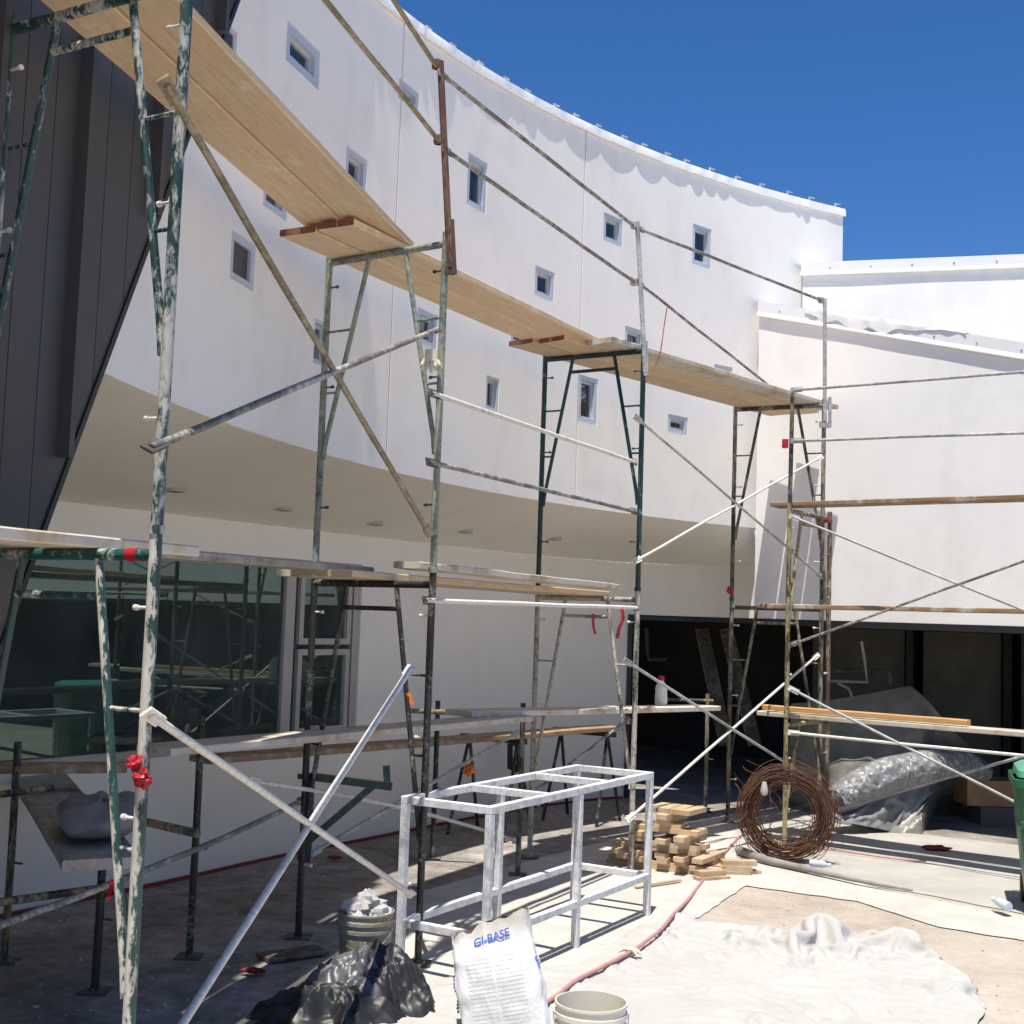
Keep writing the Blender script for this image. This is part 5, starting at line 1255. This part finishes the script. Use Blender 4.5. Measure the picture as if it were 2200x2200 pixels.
knot('orange ribbon knot on the brace behind the table', 1008, 1655, 9.4, .035, 'orange_tag')
ribbon('thin red string hanging from the middle guard rail', [(1433, 661), (1427, 700), (1418, 760), (1405, 790), (1393, 796)], PO['C1'][1] + .2, .006)
mb = MB(); c = aty(1687, 953, PO['E1'][1] - .02); mb.lathe(c - V((0, 0, .04)), [(.001, 0), (.028, 0), (.03, .004), (.03, .076), (.028, .08), (.001, .08)], 16); tag(mb.build('tape_roll', M['red_tape']), 'red tape roll stuck on the dark guard post', 'tape')
mb = MB(); c = aty(1774, 1116, PO['E2'][1] - .03); mb.lathe(c - V((0, 0, .03)), [(.02, 0), (.045, 0), (.046, .06), (.02, .062)], 16); tag(mb.build('tape_band', M['red_tape']), 'red tape band high on the brown pole', 'tape')
knot('red tape tied at the foot of the brace by the wire coil', 1746, 1674, PO['D1'][1] - .3, .025)
knot('red tape scrap tied on the far olive frame', 1568, 1268, PO['D2'][1] - .03, .03)
# glove hanging on the grey green frame
gv = thing('work_glove', 'cream work glove hanging from the brace end on the grey green frame', 'glove', aty(925, 785, YB - .02))
gc = aty(925, 762, YB - .02); mb = MB(); mb.grid(lambda u, v: gc + V((cos(u * 2 * pi) * (.032 + .012 * v), sin(u * 2 * pi) * .02, .03 - .07 * v)), 14, 6, True); mb.build('palm', M['glove'], gv)
for k, (dx, L_, tl) in enumerate(((-.034, .05, -.5), (-.015, .07, -.15), (.006, .075, .05), (.026, .06, .2), (.04, .045, .75))):
    p = gc + V((dx, 0, -.035)); mb = MB(); mb.path([p, p + V((tl * L_ * .5, -.012, -L_ * .6)), p + V((tl * L_ * .9, -.004, -L_))], [.013, .012, .007], 8); mb.build('finger', M['glove'], gv)
# sack of plaster on the cracked board
sk = atz(215, 1800, .9); mb = MB()
def sack(u, v):
    a = 2 * pi * u; e = 3.2; k = (abs(cos(a)) ** e + abs(sin(a)) ** e) ** (-1 / e); r_ = max(0, sin(pi * v)) ** .5; wv = 1 + .10 * noise.noise(V((cos(a) * 2, sin(a) * 2, v * 3)))
    x = cos(a) * k * .20 * r_ * wv; y = sin(a) * k * .36 * r_ * wv; z = .15 * (.5 - .5 * cos(pi * (1 - v))) * wv + .02 * noise.noise(V((x * 9, y * 9, 1))) + .018 * crease(x, y, 5, 2.2, .6)[0] * min(1, 3 * (1 - v))
    return V((sk.x - .09 + x * .95 - y * .30, sk.y + .28 + x * .30 + y * .95, .875 + max(0, z)))
mb.grid(sack, 60, 26, True); tag(mb.build('plaster_sack', M['grey_film'], sharp=45), 'grey dusty plaster sack lying on the cracked board in the shade', 'sack')
# flat debris
plank('flat muddy board on the floor in front of the black frame', atz(565, 2058, .02), atz(690, 2040, .02), .18, .02, M['dark_board'], None, name='floor_board', cat_='board')
mb = MB()
for i in range(420):
    x = random.uniform(0, 2200); y = random.uniform(1900, 2200) if i % 3 else random.uniform(1840, 1960)
    p = atz(x, y, 0); s = random.uniform(.003, .012) * (2.6 if random.random() < .08 else 1); a = random.uniform(0, 6.28); zz_ = .006
    k = random.choice((3, 4, 5)); top = [p + V((cos(a + 6.28 * j / k) * s * random.uniform(.6, 1.2), sin(a + 6.28 * j / k) * s * random.uniform(.6, 1.2), zz_ + s * .25 * random.random())) for j in range(k)]; bot = [V((q.x, q.y, 0)) for q in top]
    mb.add(top + bot, [tuple(range(k))] + [(j, j + k, (j + 1) % k + k, (j + 1) % k) for j in range(k)])
tag(mb.build('floor_debris', plain('plaster crumbs', (.46, .44, .40), .9, 0, .3, 3, .2), smooth=False), 'scattered plaster crumbs over the courtyard floor', 'debris', None, 'stuff')
for i, (x, y) in enumerate(((2012, 1822), (545, 2085), (720, 1842))):
    c = atz(x, y, .03); mb = MB(); ph = i * 7.7; mb.grid(lambda u, v: c + V((cos(u * 2 * pi) * sin(v * pi) * .12, sin(u * 2 * pi) * sin(v * pi) * .05, cos(v * pi) * .025)) * (1 if i == 0 else .55) * (1 + .5 * noise.noise(V((cos(u * 6.28) * 2 + ph, sin(u * 6.28) * 2, v * 5)))), 20, 10, True)
    tag(mb.build('red_rag', plain('dark red rag', (.26, .015, .02), .8, 0, .3, 9, .4), sharp=30), ('dark red rag on the floor in front of the plastic covered heap', 'dark red scrap on the shaded floor by the muddy board', 'dark red scrap near the foot of the lower wall')[i], 'rag')
